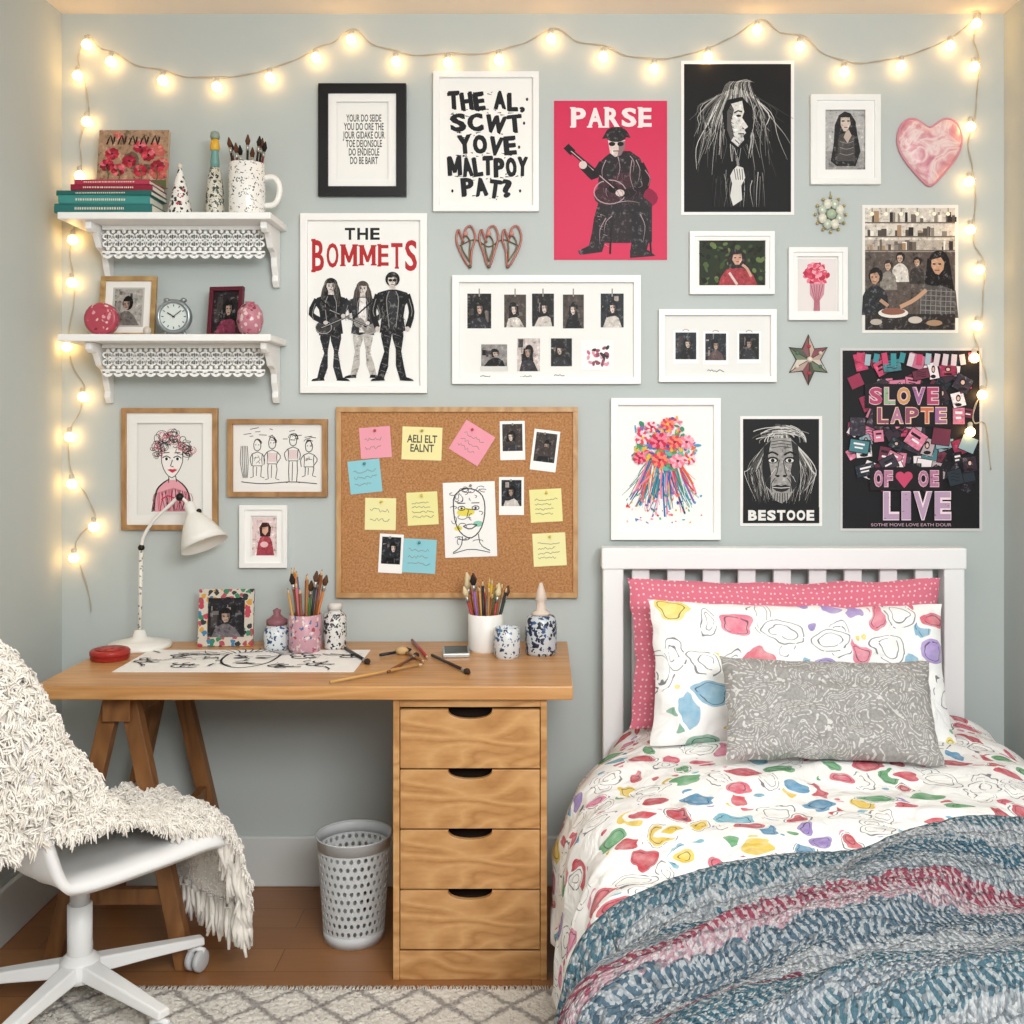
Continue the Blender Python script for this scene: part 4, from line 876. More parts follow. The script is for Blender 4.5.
mb=MB(); mb.ball((X(149,.16),-.175,z1+.012),.012,M('#c8c0b4',.4),12); mb.obj('small_pebble',None,label='small pale round pebble on shelf',category='ornament')
# ================================================================ DESK
dw=wood('desk_oak','#a87541','#be8a54','#cf9f6a',(1.0,14,14),.35)
dv=wood('drawer_oak','#9c6c3a','#be8c57','#d2a46e',(2.8,1,9),.38)
TZ=.735; xl,xr=-1.25,X(573,.585)
desk=empty('desk',((xl+xr)/2,-.3,0),'oak topped desk on wooden trestle holding art supplies','desk')
mb=MB(); mb.box(xl,xr,-.585,-.02,TZ-.034,TZ,dw); mb.obj('desktop',desk,bevel=.003)
tw=wood('trestle_wood','#6b4526','#84572f','#95673c',(8,8,2),.5)
mb=MB(); ux=-1.07
mb.box(ux-.035,ux+.035,-.52,-.08,TZ-.105,TZ-.0345,tw)
for y in (-.48,-.12):
    for s_ in (-1,1):
        a=Vector((ux+s_*.02,y,TZ-.05)); b2=Vector((ux+s_*.17,y+(-.02 if y<-.3 else .02),.0)); 
        w2=.022; vs=[]
        for p in (a,b2): vs+= [(p.x-w2,p.y-.018,p.z),(p.x+w2,p.y-.018,p.z),(p.x+w2,p.y+.018,p.z),(p.x-w2,p.y+.018,p.z)]
        mb.add(vs,[(0,1,2,3),(4,5,6,7),(0,1,5,4),(1,2,6,5),(2,3,7,6),(3,0,4,7)],tw)
for y in (-.49,-.11): mb.box(ux-.14,ux+.14,y-.012,y+.012,.16,.2,tw)
for s_ in (-1,1): mb.box(ux+s_*.1-.012,ux+s_*.1+.012,-.47,-.13,.30,.34,tw)
mb.obj('trestle',desk,bevel=.002,label='dark stained wooden trestle support')
cf=.565; cx0,cx1=X(393,cf),X(547,cf); ct=TZ-.0345
cab=empty('drawer_cabinet',((cx0+cx1)/2,-.3,0),'oak cabinet with four drawers under the desk','drawer cabinet')
mb=MB(); mb.box(cx0,cx0+.016,-cf,-.03,0,ct,dv); mb.box(cx1-.016,cx1,-cf,-.03,0,ct,dv); mb.box(cx0+.016,cx1-.016,-cf+.001,-.03,ct-.022,ct,dv); mb.box(cx0+.016,cx1-.016,-cf+.004,-.03,0,.072,dv); mb.box(cx0+.016,cx1-.016,-cf+.05,-.03,.072,ct-.022,M('#20150d',.9))  # near-black inner block paints in the shade seen through the drawer notches
mb.obj('body',cab,bevel=.0015)
dz0,dz1=.076,ct-.026; dh=(dz1-dz0)/4; px0,px1=cx0+.018,cx1-.018; pm=(px0+px1)/2
for i in range(4):
    a=dz0+i*dh+.002; b2=dz0+(i+1)*dh-.002; pts=[(px0,a),(px1,a),(px1,b2)]
    pts+=[(pm+.055*cos(pi*k/12),b2-.024*sin(pi*k/12)**.75) for k in range(13)]+[(px0,b2)]
    dr_=empty('drawer',(pm,-cf,a),None,None)
    dr_.parent=cab; dr_.location=Vector((pm,-cf,a))-W[cab.name]
    mb=MB(); mb.prism(pts,-cf,-cf+.016,dv); mb.obj('drawer_front',dr_,bevel=.0012)
    mb=MB(); mb.box(px0+.008,px1-.008,-cf+.0165,-cf+.048,a+.004,b2-.032,M('#3a2616',.8)); mb.obj('drawer_box',dr_)
# ---- desk lamp
lx,ly=X(141,.1),-.11; lw=M('#e9e7e0',.3); sp=spots('speckled_arm','#e6e2d8',['#8a8478'],90,.3,.4)
lamp=empty('desk_lamp',(lx,ly,TZ),'white jointed arm desk lamp with cone shade','desk lamp')
mb=MB(); mb.lathe([(.0001,0),(.088,0),(.09,.006),(.086,.014),(.05,.022),(.02,.03),(.014,.05),(.0001,.052)],lw,Matrix.Translation((lx,ly,TZ)),36,cap=False); mb.obj('base',lamp)
j1=Vector((X(140,.12),ly,Z(548,.12))); j0=Vector((lx,ly,TZ+.045)); ap=Vector((X(190,.12),ly-.012,Z(506,.12)))
mb=MB(); mb.tube([j0,j1],.006,sp,12); mb.obj('arm',lamp,label='lower speckled lamp arm')
mb=MB(); mb.tube(catmull([j1,(X(143,.12),ly-.002,Z(536,.12)),(X(153,.12),ly-.005,Z(521,.12)),(X(170,.12),ly-.01,Z(505,.12)),(X(180,.12),ly-.012,Z(497,.12)),ap],24),.0048,lw,10); mb.obj('arm',lamp)
dr3=Vector((X(212,.12)-ap.x,-.035,Z(553,.12)-ap.z)).normalized()
T=Matrix.Translation(ap)@dr3.to_track_quat('Z','Y').to_matrix().to_4x4()@Matrix.Scale(.9,4)
mb=MB(); mb.lathe([(.0001,-.014),(.013,-.012),(.017,-.004),(.018,.026),(.026,.036),(.040,.055),(.054,.082),(.066,.112),(.076,.138),(.0745,.138),(.064,.112),(.051,.082),(.036,.055),(.014,.04),(.0001,.04)],lw,T,36,cap=False); mb.obj('lamp_shade',lamp)
mb=MB(); mb.lathe([(.0001,.04),(.012,.045),(.022,.08),(.024,.095),(.018,.113),(.0001,.121)],M('#f4e9c8',.3,0,.4),T,20,cap=False); mb.obj('light_bulb',lamp)
for p_,r_ in ((j1,.010),(Vector((X(180,.12),ly-.012,Z(497,.12))),.012),(Vector((X(200,.12),ly-.02,Z(511,.12))),.008)):
    mb=MB(); mb.ball(p_,r_,M('#2b2624',.3,.5),12); mb.obj('joint',lamp,label='dark metal lamp joint knob')
# ---- desk objects
mb=MB(); T=Matrix.Translation((X(110,.27),-.27,TZ)); mb.lathe([(.048,0),(.051,.004),(.051,.014),(.053,.0145),(.053,.024),(.049,.028),(.0001,.029)],M('#a8332e',.35),T,32); tn=mb.obj('round_box',None,label='flat round red lacquered box on desk',category='box')
mb=MB(); mb.lathe([(.0001,.0292),(.04,.0292),(.04,.031),(.0001,.032)],spots('tin_lid','#b03c34',['#7a1f22','#c86a50'],60,.35),T,28,cap=False); mb.obj('lid_inlay',tn)
def sheet(x0,x1,y0,y1,z,yaw,seed,label):
    c=Vector(((x0+x1)/2,(y0+y1)/2,z)); T=Matrix.Translation(c)@Matrix.Rotation(math.radians(yaw),4,'Z'); w=x1-x0; h=y1-y0
    mb=MB(); mb.box(-w/2,w/2,-h/2,h/2,0,.0012,M('#f3f1ed',.8),T)
    A=Art(tf=lambda u,v,hh:tuple(T@Vector((u-w/2,h/2-v,.0014+hh)))); A.mb=mb; r=random.Random(seed); c='#1d1b22'
    x=w*.5;y=h*.42; A.line([(x-.075,y-.06),(x-.07,y+.03),(x-.03,y+.1),(x+.02,y+.11),(x+.065,y+.05),(x+.075,y-.05)],.007,c,smooth=20)
    for k in range(16): a=-pi+k*pi/15; A.line([(x+.07*cos(a),y-.04+.05*sin(a)),(x+.10*cos(a+.1),y-.05+.075*sin(a)),(x+.12*cos(a),y-.05+.09*sin(a+.15))],.005,c,smooth=5,taper=True)
    for s_ in (-1,1): A.ell(x+s_*.03,y-.005,.016,.009,c); A.line([(x+s_*.012,y-.03),(x+s_*.05,y-.034)],.005,c)
    A.line([(x,y),(x-.008,y+.03),(x+.006,y+.034)],.004,c); A.ell(x,y+.062,.022,.008,'#4a3a40'); A.line([(x-.03,y+.06),(x,y+.058),(x+.03,y+.06)],.004,c,smooth=5)
    for fx,fy,fr in ((.08,.5,.04),(.2,.3,.035),(.27,.72,.04),(.74,.3,.04),(.84,.66,.045),(.94,.3,.03),(.68,.76,.03)):
        cx_,cy_=fx*w,fy*h
        for k in range(4): a=k*1.6+fx*9; A.ring(cx_+fr*.5*cos(a),cy_+fr*.5*sin(a),fr*r.uniform(.4,.8),fr*r.uniform(.3,.5),.005,c,r.random()*90,r.uniform(200,330),12)
    for _ in range(40):
        x=r.uniform(.03,w-.06); y=r.uniform(.03,h-.04); a=r.random()*6.28; l=r.uniform(.03,.10)
        p2=(min(max(x+l*cos(a),.01),w-.01),min(max(y+l*.6*sin(a),.01),h-.01))
        A.line([(x,y),((x+p2[0])/2+r.uniform(-.015,.015),(y+p2[1])/2+r.uniform(-.015,.015)),p2],r.uniform(.003,.009),c,smooth=6,taper=True)
    mb.obj('drawing_sheet',None,label=label,category='drawing',normals=False)
sheet(-1.115,-.485,-.43,-.15,TZ+.0002,0,3,'long white sheet with bold black ink drawing on desk')
mos=spots('mosaic_frame','#c9bfb0',['#b5394c','#2f7d5a','#c9953a','#26262a','#3a78a0','#a8484f'],60,.5,.4)
def pf3(A): portrait(A,0,0,1,1,random.Random(14),bg='#1f1d22',tint='#6a6468')
deskframe(X(226,.09),-.1,TZ,.158,.165,.026,mos,pf3,'small photo frame with colourful mosaic border on desk',yaw=4)
bl=spots('blue_white_ceramic','#d6dadb',['#2f4f7a','#5a7da3','#1f3556'],70,.40,.3,noisew=.6)
px_=spots('pink_blue_ceramic','#c495a0',['#a5485c','#3f6a8c','#d9c9c3'],75,.40,.35,noisew=.5)
bw2=spots('black_white_ceramic','#d9d7d2',['#1d1d20','#34343a'],75,.44,.3,noisew=.6)
mb=MB(); jx=X(277,.13); T=Matrix.Translation((jx,-.13,TZ)); mb.lathe([(.034,0),(.038,.01),(.038,.05),(.034,.06),(.028,.064),(.028,.07)],bl,T,28); ib=mb.obj('ink_jar',None,label='small blue patterned ink jar with pink stopper',category='jar')
mb=MB(); mb.lathe([(.03,.0705),(.03,.084),(.02,.09),(.01,.1),(.012,.112),(.0001,.118)],M('#8a5a62',.4),T,24); mb.obj('lid',ib)
jx2=X(306,.15); jar(jx2,-.16,TZ,.046,.105,px_,'pencil_pot','pink and blue patterned pot full of pencils','pencil pot')
jx3=X(335,.12)
mb=MB(); T=Matrix.Translation((jx3,-.12,TZ)); mb.lathe([(.03,0),(.033,.006),(.033,.09),(.028,.1),(.018,.106),(.018,.112)],bw2,T,28); cbt=mb.obj('patterned_bottle',None,label='black and white patterned bottle with pale cap',category='bottle')
mb=MB(); mb.lathe([(.021,.1125),(.021,.125),(.018,.13),(.0001,.131)],M('#d9d6cf',.3),T,24); mb.obj('cap',cbt)
cols=['#a83a3a','#c89a5a','#3a6a9a','#26262a','#d9b23a','#7d4a2a','#5c8a4a','#c86a7a','#8c5aa0','#a0703c','#d07a3a']
def fill(cx,cy,z,r,n,l0,l1,spread,grp,seed):
    q=random.Random(seed)
    for i in range(n):
        a=2*pi*i/n+q.random()*.1; rr=r*(.35+.5*(i%3)/2); l=q.uniform(l0,l1)
        b=Vector((cx+rr*.7*cos(a),cy+rr*.7*sin(a),z+.008)); t=Vector((cx+(rr+spread*q.uniform(.5,1.2))*cos(a),cy+(rr+spread*.5)*sin(a),z+l))
        c=q.choice(cols); br=False
        if q.random()<.2: br=q.choice(['#5c4030','#2b2320','#d9c8a0'])
        pencil(b,t,.0042,c,'paint_brush' if br else 'pencil',label='thin paint brush standing in pot' if br else 'wooden coloured pencil standing in pot',group=grp,cat='paint brush' if br else 'pencil',brush=br)
fill(jx2,-.16,TZ,.032,15,.17,.24,.036,'pencils in the pink pot',5)
wx=X(486,.13)
jar(wx,-.15,TZ,.05,.105,M('#efede8',.35),'pencil_pot','plain white pot full of coloured pencils','pencil pot')
fill(wx,-.15,TZ,.036,22,.16,.215,.04,'pencils in the white pot',9)
jar(X(507,.24),-.245,TZ,.037,.082,bl,'ceramic_cup','small blue and white patterned ceramic cup','cup',prof=[(.03,0),(.036,.01),(.037,.05),(.034,.082)])
mb=MB(); gx=X(541,.19); T=Matrix.Translation((gx,-.2,TZ)); mb.lathe([(.04,0),(.044,.008),(.045,.08),(.042,.1),(.036,.108),(.028,.11)],spots('navy_ceramic','#c3c9ce',['#1f2f4a','#34507a','#16202f'],60,.48,.3,noisew=.6),T,30); gb=mb.obj('glue_bottle',None,label='navy patterned jar with pointed pale nozzle cap',category='jar')
mb=MB(); mb.lathe([(.026,.1105),(.026,.118),(.014,.124),(.012,.15),(.016,.155),(.012,.175),(.004,.2),(.0001,.201)],M('#d9c8ba',.4),T,24); mb.obj('nozzle_cap',gb)
px,py=X(456,.2),-.2; mb=MB(); T=Matrix.Translation((px,py,TZ))@Matrix.Rotation(.1,4,'Z'); mb.box(-.038,.038,-.055,.055,0,.012,M('#b9bab8',.3,.5),T); ph=mb.obj('mobile_phone',None,bevel=.003,label='small silver phone lying on desk',category='phone')
mb=MB(); mb.box(-.032,.032,-.044,.05,.0122,.0128,M('#26302c',.2),T); mb.obj('screen',ph)
def desk_pt(u,v,z):
    d=DC-DC*(CZ-z)/((v-VZ)*S); return Vector((X(u,d),-d,z))
loose=[((388,672),(417,655),'#7d4a2a'),((330,682),(424,664),'#c89a5a'),((380,655),(408,650),'#26262a'),((405,652),(425,662),'#8c5a34'),((432,655),(468,672),'#3a2a22'),((412,640),(428,658),'#a83a3a'),((345,648),(368,662),'#26262a')]
for i,(a,b2,c) in enumerate(loose):
    zz=TZ+.0066+.0008*(i%2)
    pencil(desk_pt(*a,zz),desk_pt(*b2,zz),.0042,c,'pencil' if i%2 else 'paint_brush',label='loose pencil lying on desktop' if i%2 else 'loose brush lying on desktop',group='loose pencils on the desk',cat='pencil' if i%2 else 'paint brush',brush=False if i%2 else '#3a2a22')
mb=MB(); p=desk_pt(402,655,TZ); 
mb.ball((p.x,p.y,TZ+.012),.012,M('#c8a878',.7),10,(1.6,1,1)); mb.obj('eraser',None,label='small tan eraser lying among pencils',category='eraser')
# ================================================================ BIN
bx,by=X(354,.33),-.33; e=MB(); bm_=M('#ccd0d1',.45); zt=.275; r0,r1=.080,.099; nc,nr=32,10
def bp(i,z):
    a=2*pi*i/nc; r=r0+(r1-r0)*z/zt; return Vector((bx+r*cos(a),by+r*sin(a),z))
zb,ze=.03,.248; hh=(ze-zb)/nr
for j in range(nr):
    for i in range(nc):
        o=.5*(j%2)
        sq=[(-.5,-.5),(0,-.5),(.5,-.5),(.5,0),(.5,.5),(0,.5),(-.5,.5),(-.5,0)]
        inn=[(.29*cos(pi*(5+k)/4),.31*sin(pi*(5+k)/4)) for k in range(8)]
        vs=[bp(i+o+a,zb+hh*(j+.5+b2)) for a,b2 in sq+inn]
        e.add(vs,[(k,(k+1)%8,8+(k+1)%8,8+k) for k in range(8)],bm_,False)
e.lathe([(r0,0),(r0+(r1-r0)*zb/zt,zb)],bm_,Matrix.Translation((bx,by,0)),nc*2,cap=False)
e.lathe([(r0+(r1-r0)*ze/zt,ze),(r1,zt),(r1+.004,zt+.003),(r1+.003,zt+.006),(r1-.003,zt+.003)],bm_,Matrix.Translation((bx,by,0)),nc*2,cap=False)
e.lathe([(.0001,.002),(r0,.002)],bm_,Matrix.Translation((bx,by,0)),nc*2,cap=False)
e.obj('waste_bin',None,solid=.002,label='white perforated plastic waste bin on floor',category='waste bin')
# ================================================================ RUG
rm,nt,b=nmat('rug_lattice'); tc=N(nt,'ShaderNodeTexCoord'); nz=N(nt,'ShaderNodeTexNoise'); nz.inputs['Scale'].default_value=70; nz.inputs['Detail'].default_value=3; L(nt,tc.outputs['Object'],nz.inputs[0])
vm=N(nt,'ShaderNodeVectorMath',operation='MULTIPLY_ADD'); L(nt,nz.outputs[1],vm.inputs[0]); vm.inputs[1].default_value=(.025,)*3; L(nt,tc.outputs['Object'],vm.inputs[2])
sx=N(nt,'ShaderNodeSeparateXYZ'); L(nt,vm.outputs[0],sx.inputs[0]); p=.075
f=math_(nt,'SUBTRACT',math_(nt,'ADD',math_(nt,'PINGPONG',sx.outputs[0],p),math_(nt,'PINGPONG',sx.outputs[1],p)),p)
rr_=ramp(nt,[(.0,'#8f8a86'),(.005,'#9a9591'),(.016,'#ded9d0'),(1,'#e4dfd6')]); L(nt,math_(nt,'ABSOLUTE',f),rr_.inputs[0])
L(nt,mixc(nt,math_(nt,'MULTIPLY',nz.outputs[0],.25),rr_.outputs[0],'#bdb6ad'),b.inputs['Base Color']); b.inputs['Roughness'].default_value=1; bump(nt,b,nz.outputs[0],.8,.010)
mb=MB(); rx0,rx1,ry0,ry1=-1.17,.16,-1.5,-.62; q=random.Random(3)
mb.grid(lambda i,j:Vector((rx0+(rx1-rx0)*i,ry0+(ry1-ry0)*j,.008+(q.uniform(-.003,.003) if 0<i<1 and 0<j<1 else -.004))),330,240,rm)
mb.box(rx0,rx1,ry0,ry1,0.0005,.003,rm)
rug=mb.obj('rug',None,label='cream rug with grey diamond lattice pattern',category='rug')
mb=MB()
for i in range(260):
    x=rx0+(rx1-rx0)*(i+.5)/260; mb.tube([(x,ry1-.002,.006),(x+q.uniform(-.004,.004),ry1+.012,.006),(x+q.uniform(-.008,.008),ry1+.024,.003)],.0018,M('#cfc8bf',1),5)
mb.obj('fringe',rug,kind='stuff')
# ================================================================ BED
bd=.09; hx0,hx1=X(603,bd),X(965,bd); hzt=Z(548,bd); bw_=M('#f3f3f2',.35)
bed=empty('bed',((hx0+hx1)/2,-1,0),'white wooden single bed with slatted headboard','bed')
mb=MB(); pw=.06
mb.box(hx0,hx0+pw,-.09,-.035,0,hzt-.012,bw_); mb.box(hx1-pw,hx1,-.09,-.035,0,hzt-.012,bw_); mb.box(hx0-.004,hx1+.004,-.095,-.03,hzt-.062,hzt,bw_)
n=9; gx=(hx1-hx0-2*pw)/n
for i in range(n):
    c=hx0+pw+gx*(i+.5); mb.box(c-.026,c+.026,-.07,-.05,.38,hzt-.062,bw_)
mb.box(hx0+pw,hx1-pw,-.085,-.04,.3,.39,bw_)
mb.obj('headboard',bed,bevel=.004)
for xx in (hx0+.01,hx1-.04):
    mb=MB(); mb.box(xx,xx+.03,-2.08,-.091,.14,.26,bw_); mb.obj('side_rail',bed,bevel=.003)
for xx in (hx0,hx1-.06):
    mb=MB(); mb.box(xx,xx+.06,-2.14,-2.081,0,.5,bw_); mb.obj('leg',bed,bevel=.003)
mb=MB(); mb.box(hx0+.041,hx1-.041,-2.07,-.1,.18,.24,M('#8a8a88')); mb.obj('slat_base',bed)
mb=MB(); mb.box(hx0+.045,hx1-.045,-2.04,-.1,.2405,.46,M('#cfcfd2',.9)); mb.obj('mattress',None,bevel=.03,label='pale grey mattress on white bed',category='mattress')
def sst(t): t=max(0,min(1,t)); return t*t*(3-2*t)
def section(d):
    fl=sst((d-.1)/.45); x=.185-.125*fl
    return [(x-.02,.10),(x-.02,.2),(x-.01,.33),(x+.02,.43),(x+.09,.50),(.36,.535),(.55,.545),(.8,.55),(1.02,.545),(1.19,.53),(1.28,.48),(1.315,.39),(1.325,.27),(1.33,.18)]
def secsamp(d,t):
    P=section(d); m=len(P)-1; t=t*m; k=min(int(t),m-1); t-=k
    def g(i): i=max(0,min(m,i)); return Vector((P[i][0],P[i][1]))
    p0,p1,p2,p3=g(k-1),g(k),g(k+1),g(k+2)
    pos=.5*((2*p1)+(p2-p0)*t+(2*p0-5*p1+4*p2-p3)*t*t+(3*p1-p0-3*p2+p3)*t**3)
    tan=.5*((p2-p0)+2*(2*p0-5*p1+4*p2-p3)*t+3*(3*p1-p0-3*p2+p3)*t*t)
    if tan.length<1e-6: tan=Vector((0,1))
    tan.normalize(); return pos,Vector((-tan.y,tan.x))
AT=[0]
for k in range(1,401): AT.append(AT[-1]+(secsamp(1,k/400)[0]-secsamp(1,(k-1)/400)[0]).length)
def arc(t):
    f=t*400; k=min(int(f),399); return AT[k]+(AT[k+1]-AT[k])*(f-k)
def ridg(v): return 1-abs(noise.noise(v))*2
def duv(t,s_,off=0,dmax=2.07):
    d=.13+(dmax-.13)*s_
    pos,nr=secsamp(d,t)
    w=.018*noise.noise(Vector((pos.x*5,d*5,pos.y*4)))+.015*(ridg(Vector((pos.x*4+d*2,d*4.5,pos.y*5)))-.5)+.005*noise.noise(Vector((pos.x*18,d*12,pos.y*15)))
    if t<.3: w+=.014*sin(d*17+2*noise.noise(Vector((d*3,0,0))))*(1-t/.3)
    p=pos+nr*(w+off); return Vector((min(max(p.x,.026),XR-.025),-d,p.y))
dm=blobs('duvet_print',9.6,dens=.68)
mb=MB(); mb.grid(lambda i,j:duv(i,j),140,190,dm,lambda i,j:(arc(i),j*1.94*.8))
mb.obj('duvet',None,solid=.012,solidoff=-1,label='white duvet with colourful hand drawn shapes on bed',category='duvet')
def pillow(c,w,h,t,tilt,yaw,mat,label,seed,roll=0,name='pillow',us=1):
    T=Matrix.Translation(c)@Matrix.Rotation(math.radians(yaw),4,'Z')@Matrix.Rotation(math.radians(-tilt),4,'X')@Matrix.Rotation(math.radians(roll),4,'Y')
    mb=MB(); n=44
    def f(side):
        def g(i,j):
            a=2*i-1;b2=2*j-1; e=max(0,(1-a**4)*(1-b2**4)); th=t/2*(e**.5)*(1-.25*(a*a+b2*b2)/2)
            x=a*w/2*(1-.045*(1-b2*b2)); z=b2*h/2*(1-.07*(1-a*a))
            wr=(.012*noise.noise(Vector((a*3+seed,b2*2.4,side)))+.010*(ridg(Vector((a*2+seed,b2*3,2)))-.5))*(e**.3)
            edge=.007*noise.noise(Vector((a*4,b2*4,seed)))
            return T@Vector((x+edge,side*(th+wr),z+edge))
        return g
    uvf=lambda i,j:(i*w*us+seed,j*h*us)
    mb.grid(f(-1),n,n,mat,uvf); mb.grid(f(1),n,n,mat,uvf)
    return mb.obj(name,None,label=label,category='pillow')
pk,nt,b=nmat('pink_dots'); tc=N(nt,'ShaderNodeTexCoord'); vo=N(nt,'ShaderNodeTexVoronoi',voronoi_dimensions='2D'); vo.inputs['Scale'].default_value=60; vo.inputs['Randomness'].default_value=.4; L(nt,tc.outputs['UV'],vo.inputs['Vector'])
L(nt,mixc(nt,math_(nt,'LESS_THAN',vo.outputs['Distance'],.17),'#d97489','#f0c6ce'),b.inputs['Base Color']); b.inputs['Roughness'].default_value=.85
gp,nt,b=nmat('grey_brocade'); tc=N(nt,'ShaderNodeTexCoord'); nz=N(nt,'ShaderNodeTexNoise'); nz.inputs['Scale'].default_value=12; nz.inputs['Detail'].default_value=0; nz.inputs['Distortion'].default_value=1.0; L(nt,tc.outputs['UV'],nz.inputs[0])
w1=math_(nt,'PINGPONG',math_(nt,'MULTIPLY',nz.outputs[0],8),.5); l1=math_(nt,'LESS_THAN',math_(nt,'ABSOLUTE',math_(nt,'SUBTRACT',w1,.25)),.07)
vo=N(nt,'ShaderNodeTexVoronoi',voronoi_dimensions='2D'); vo.inputs['Scale'].default_value=130; L(nt,tc.outputs['UV'],vo.inputs['Vector'])
l2=math_(nt,'MULTIPLY',l1,math_(nt,'LESS_THAN',vo.outputs['Distance'],.52))
L(nt,mixc(nt,math_(nt,'MULTIPLY',l2,.8),mixc(nt,vo.outputs['Distance'],'#a3a09d','#8b8885'),'#d9d7d3'),b.inputs['Base Color']); b.inputs['Roughness'].default_value=.7; bump(nt,b,vo.outputs['Distance'],.4,.003)
pillow((X(788,.2),-.182,.735),.90,.42,.11,12,0,pk,'pink pillow with small pale dots against headboard',1)
pillow((X(796,.3),-.335,.71),.81,.39,.13,20,0,blobs('pillow_print',7.6,3,pastel=True,dens=.5),'white pillow with colourful hand drawn shapes',5,roll=1)
pillow((X(828,.56),-.575,.675),.53,.26,.10,30,0,gp,'grey brocade lumbar cushion in front of pillows',9,roll=1.5,name='cushion')
# ---- knitted blanket
km,nt,b=nmat('knit_blanket'); tc=N(nt,'ShaderNodeTexCoord'); sx=N(nt,'ShaderNodeSeparateXYZ'); L(nt,tc.outputs['UV'],sx.inputs[0])
nz=N(nt,'ShaderNodeTexNoise'); nz.inputs['Scale'].default_value=30; nz.inputs['Detail'].default_value=3; L(nt,tc.outputs['UV'],nz.inputs[0])
nb=N(nt,'ShaderNodeTexNoise'); nb.inputs['Scale'].default_value=3.5; L(nt,tc.outputs['UV'],nb.inputs[0])
vv=math_(nt,'ADD',sx.outputs[1],math_(nt,'ADD',math_(nt,'MULTIPLY',math_(nt,'SUBTRACT',nz.outputs[0],.5),.06),math_(nt,'MULTIPLY',math_(nt,'SUBTRACT',nb.outputs[0],.5),.08)))
fr=math_(nt,'FRACT',math_(nt,'MULTIPLY',vv,2.1))
rp=ramp(nt,[(0,'#74818b'),(.07,'#52707c'),(.17,'#979da1'),(.24,'#47697a'),(.34,'#828c93'),(.42,'#964a5a'),(.485,'#b3929a'),(.53,'#566a78'),(.65,'#9aa0a4'),(.74,'#8a4354'),(.79,'#a98e96'),(.84,'#4a6c7a')],'CONSTANT'); L(nt,fr,rp.inputs[0])
vrow=math_(nt,'ADD',math_(nt,'MULTIPLY',sx.outputs[1],44),math_(nt,'MULTIPLY',nz.outputs[0],1.4))
rowf=math_(nt,'FRACT',vrow); par=math_(nt,'FRACT',math_(nt,'MULTIPLY',math_(nt,'FLOOR',vrow),.5))
sg=math_(nt,'SUBTRACT',math_(nt,'MULTIPLY',par,4),1)
st_=math_(nt,'FRACT',math_(nt,'ADD',math_(nt,'MULTIPLY',sx.outputs[0],74),math_(nt,'ADD',math_(nt,'MULTIPLY',math_(nt,'MULTIPLY',sg,rowf),.8),math_(nt,'MULTIPLY',nz.outputs[0],2.8))))
vo=N(nt,'ShaderNodeTexVoronoi',voronoi_dimensions='2D'); vo.inputs['Scale'].default_value=210; L(nt,tc.outputs['UV'],vo.inputs['Vector'])
sv2=N(nt,'ShaderNodeSeparateColor'); L(nt,vo.outputs['Color'],sv2.inputs[0])
light=math_(nt,'MULTIPLY',math_(nt,'GREATER_THAN',st_,.55),math_(nt,'GREATER_THAN',sv2.outputs[0],.2))
speck=math_(nt,'GREATER_THAN',sv2.outputs[1],.82)
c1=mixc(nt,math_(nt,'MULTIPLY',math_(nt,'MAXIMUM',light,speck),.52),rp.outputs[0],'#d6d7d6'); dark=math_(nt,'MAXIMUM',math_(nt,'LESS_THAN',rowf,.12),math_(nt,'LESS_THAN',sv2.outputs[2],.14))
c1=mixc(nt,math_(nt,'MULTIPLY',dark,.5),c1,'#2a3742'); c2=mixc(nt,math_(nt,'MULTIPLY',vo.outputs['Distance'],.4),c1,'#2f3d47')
L(nt,c2,b.inputs['Base Color']); b.inputs['Roughness'].default_value=1; b.inputs['Specular IOR Level'].default_value=.05
hb=math_(nt,'SUBTRACT',math_(nt,'ADD',math_(nt,'ABSOLUTE',math_(nt,'SUBTRACT',st_,.5)),math_(nt,'PINGPONG',rowf,.5)),vo.outputs['Distance']); bump(nt,b,hb,.8,.007)
EDGE=[(0,1.62),(.12,1.60),(.2,1.52),(.28,1.45),(.35,1.39),(.42,1.32),(.55,1.25),(.75,1.17),(1,1.10)]
def edge_d(t):
    for k in range(len(EDGE)-1):
        if t<=EDGE[k+1][0]:
            a,b_=EDGE[k],EDGE[k+1]; return a[1]+(b_[1]-a[1])*(t-a[0])/(b_[0]-a[0])
    return EDGE[-1][1]
def blk(i,j):
    t=.05+i*.90; d0=.5*edge_d(t)+.25*edge_d(max(0,t-.05))+.25*edge_d(min(1,t+.05))+.010*sin(t*26)+.015*noise.noise(Vector((t*5,0,3))); d1=2.06; d=d0+(d1-d0)*j
    pos,nr=secsamp(min(d,2.07),t)
    rel=d-d0; q_=rel*22+t*9
    ph=sin(q_+2.4*noise.noise(Vector((pos.x*2.0,rel*2,4))))
    fold=.030*(abs(ph)**.8*(1 if ph>0 else -1))+.020*noise.noise(Vector((pos.x*4,rel*7,2)))
    fold+=.020*(ridg(Vector((pos.x*2.5+rel*5,rel*6,7)))-.3)
    roll=.030*math.exp(-((rel-.04)/.04)**2)
    off=(.055+fold*min(1,rel/.06+.25)+roll)*(.5+.5*sst((t-.12)/.2))
    p=pos+nr*off
    if t<.3: p.x+=.03*(1-t/.3)+.008*sin(d*22)
    k_=.0025*noise.noise(Vector((pos.x*80,d*100,0)))
    return Vector((min(p.x,XR-.03),-d,max(p.y,.02)+k_))
mb=MB(); mb.grid(blk,260,230,km,lambda i,j:(arc(.05+i*.9),(2.06-edge_d(.05+i*.9))*j+.04*i))
mb.obj('throw_blanket',None,solid=.022,solidoff=-1,label='chunky knit blanket in muted teal grey and dusty red stripes',category='blanket')
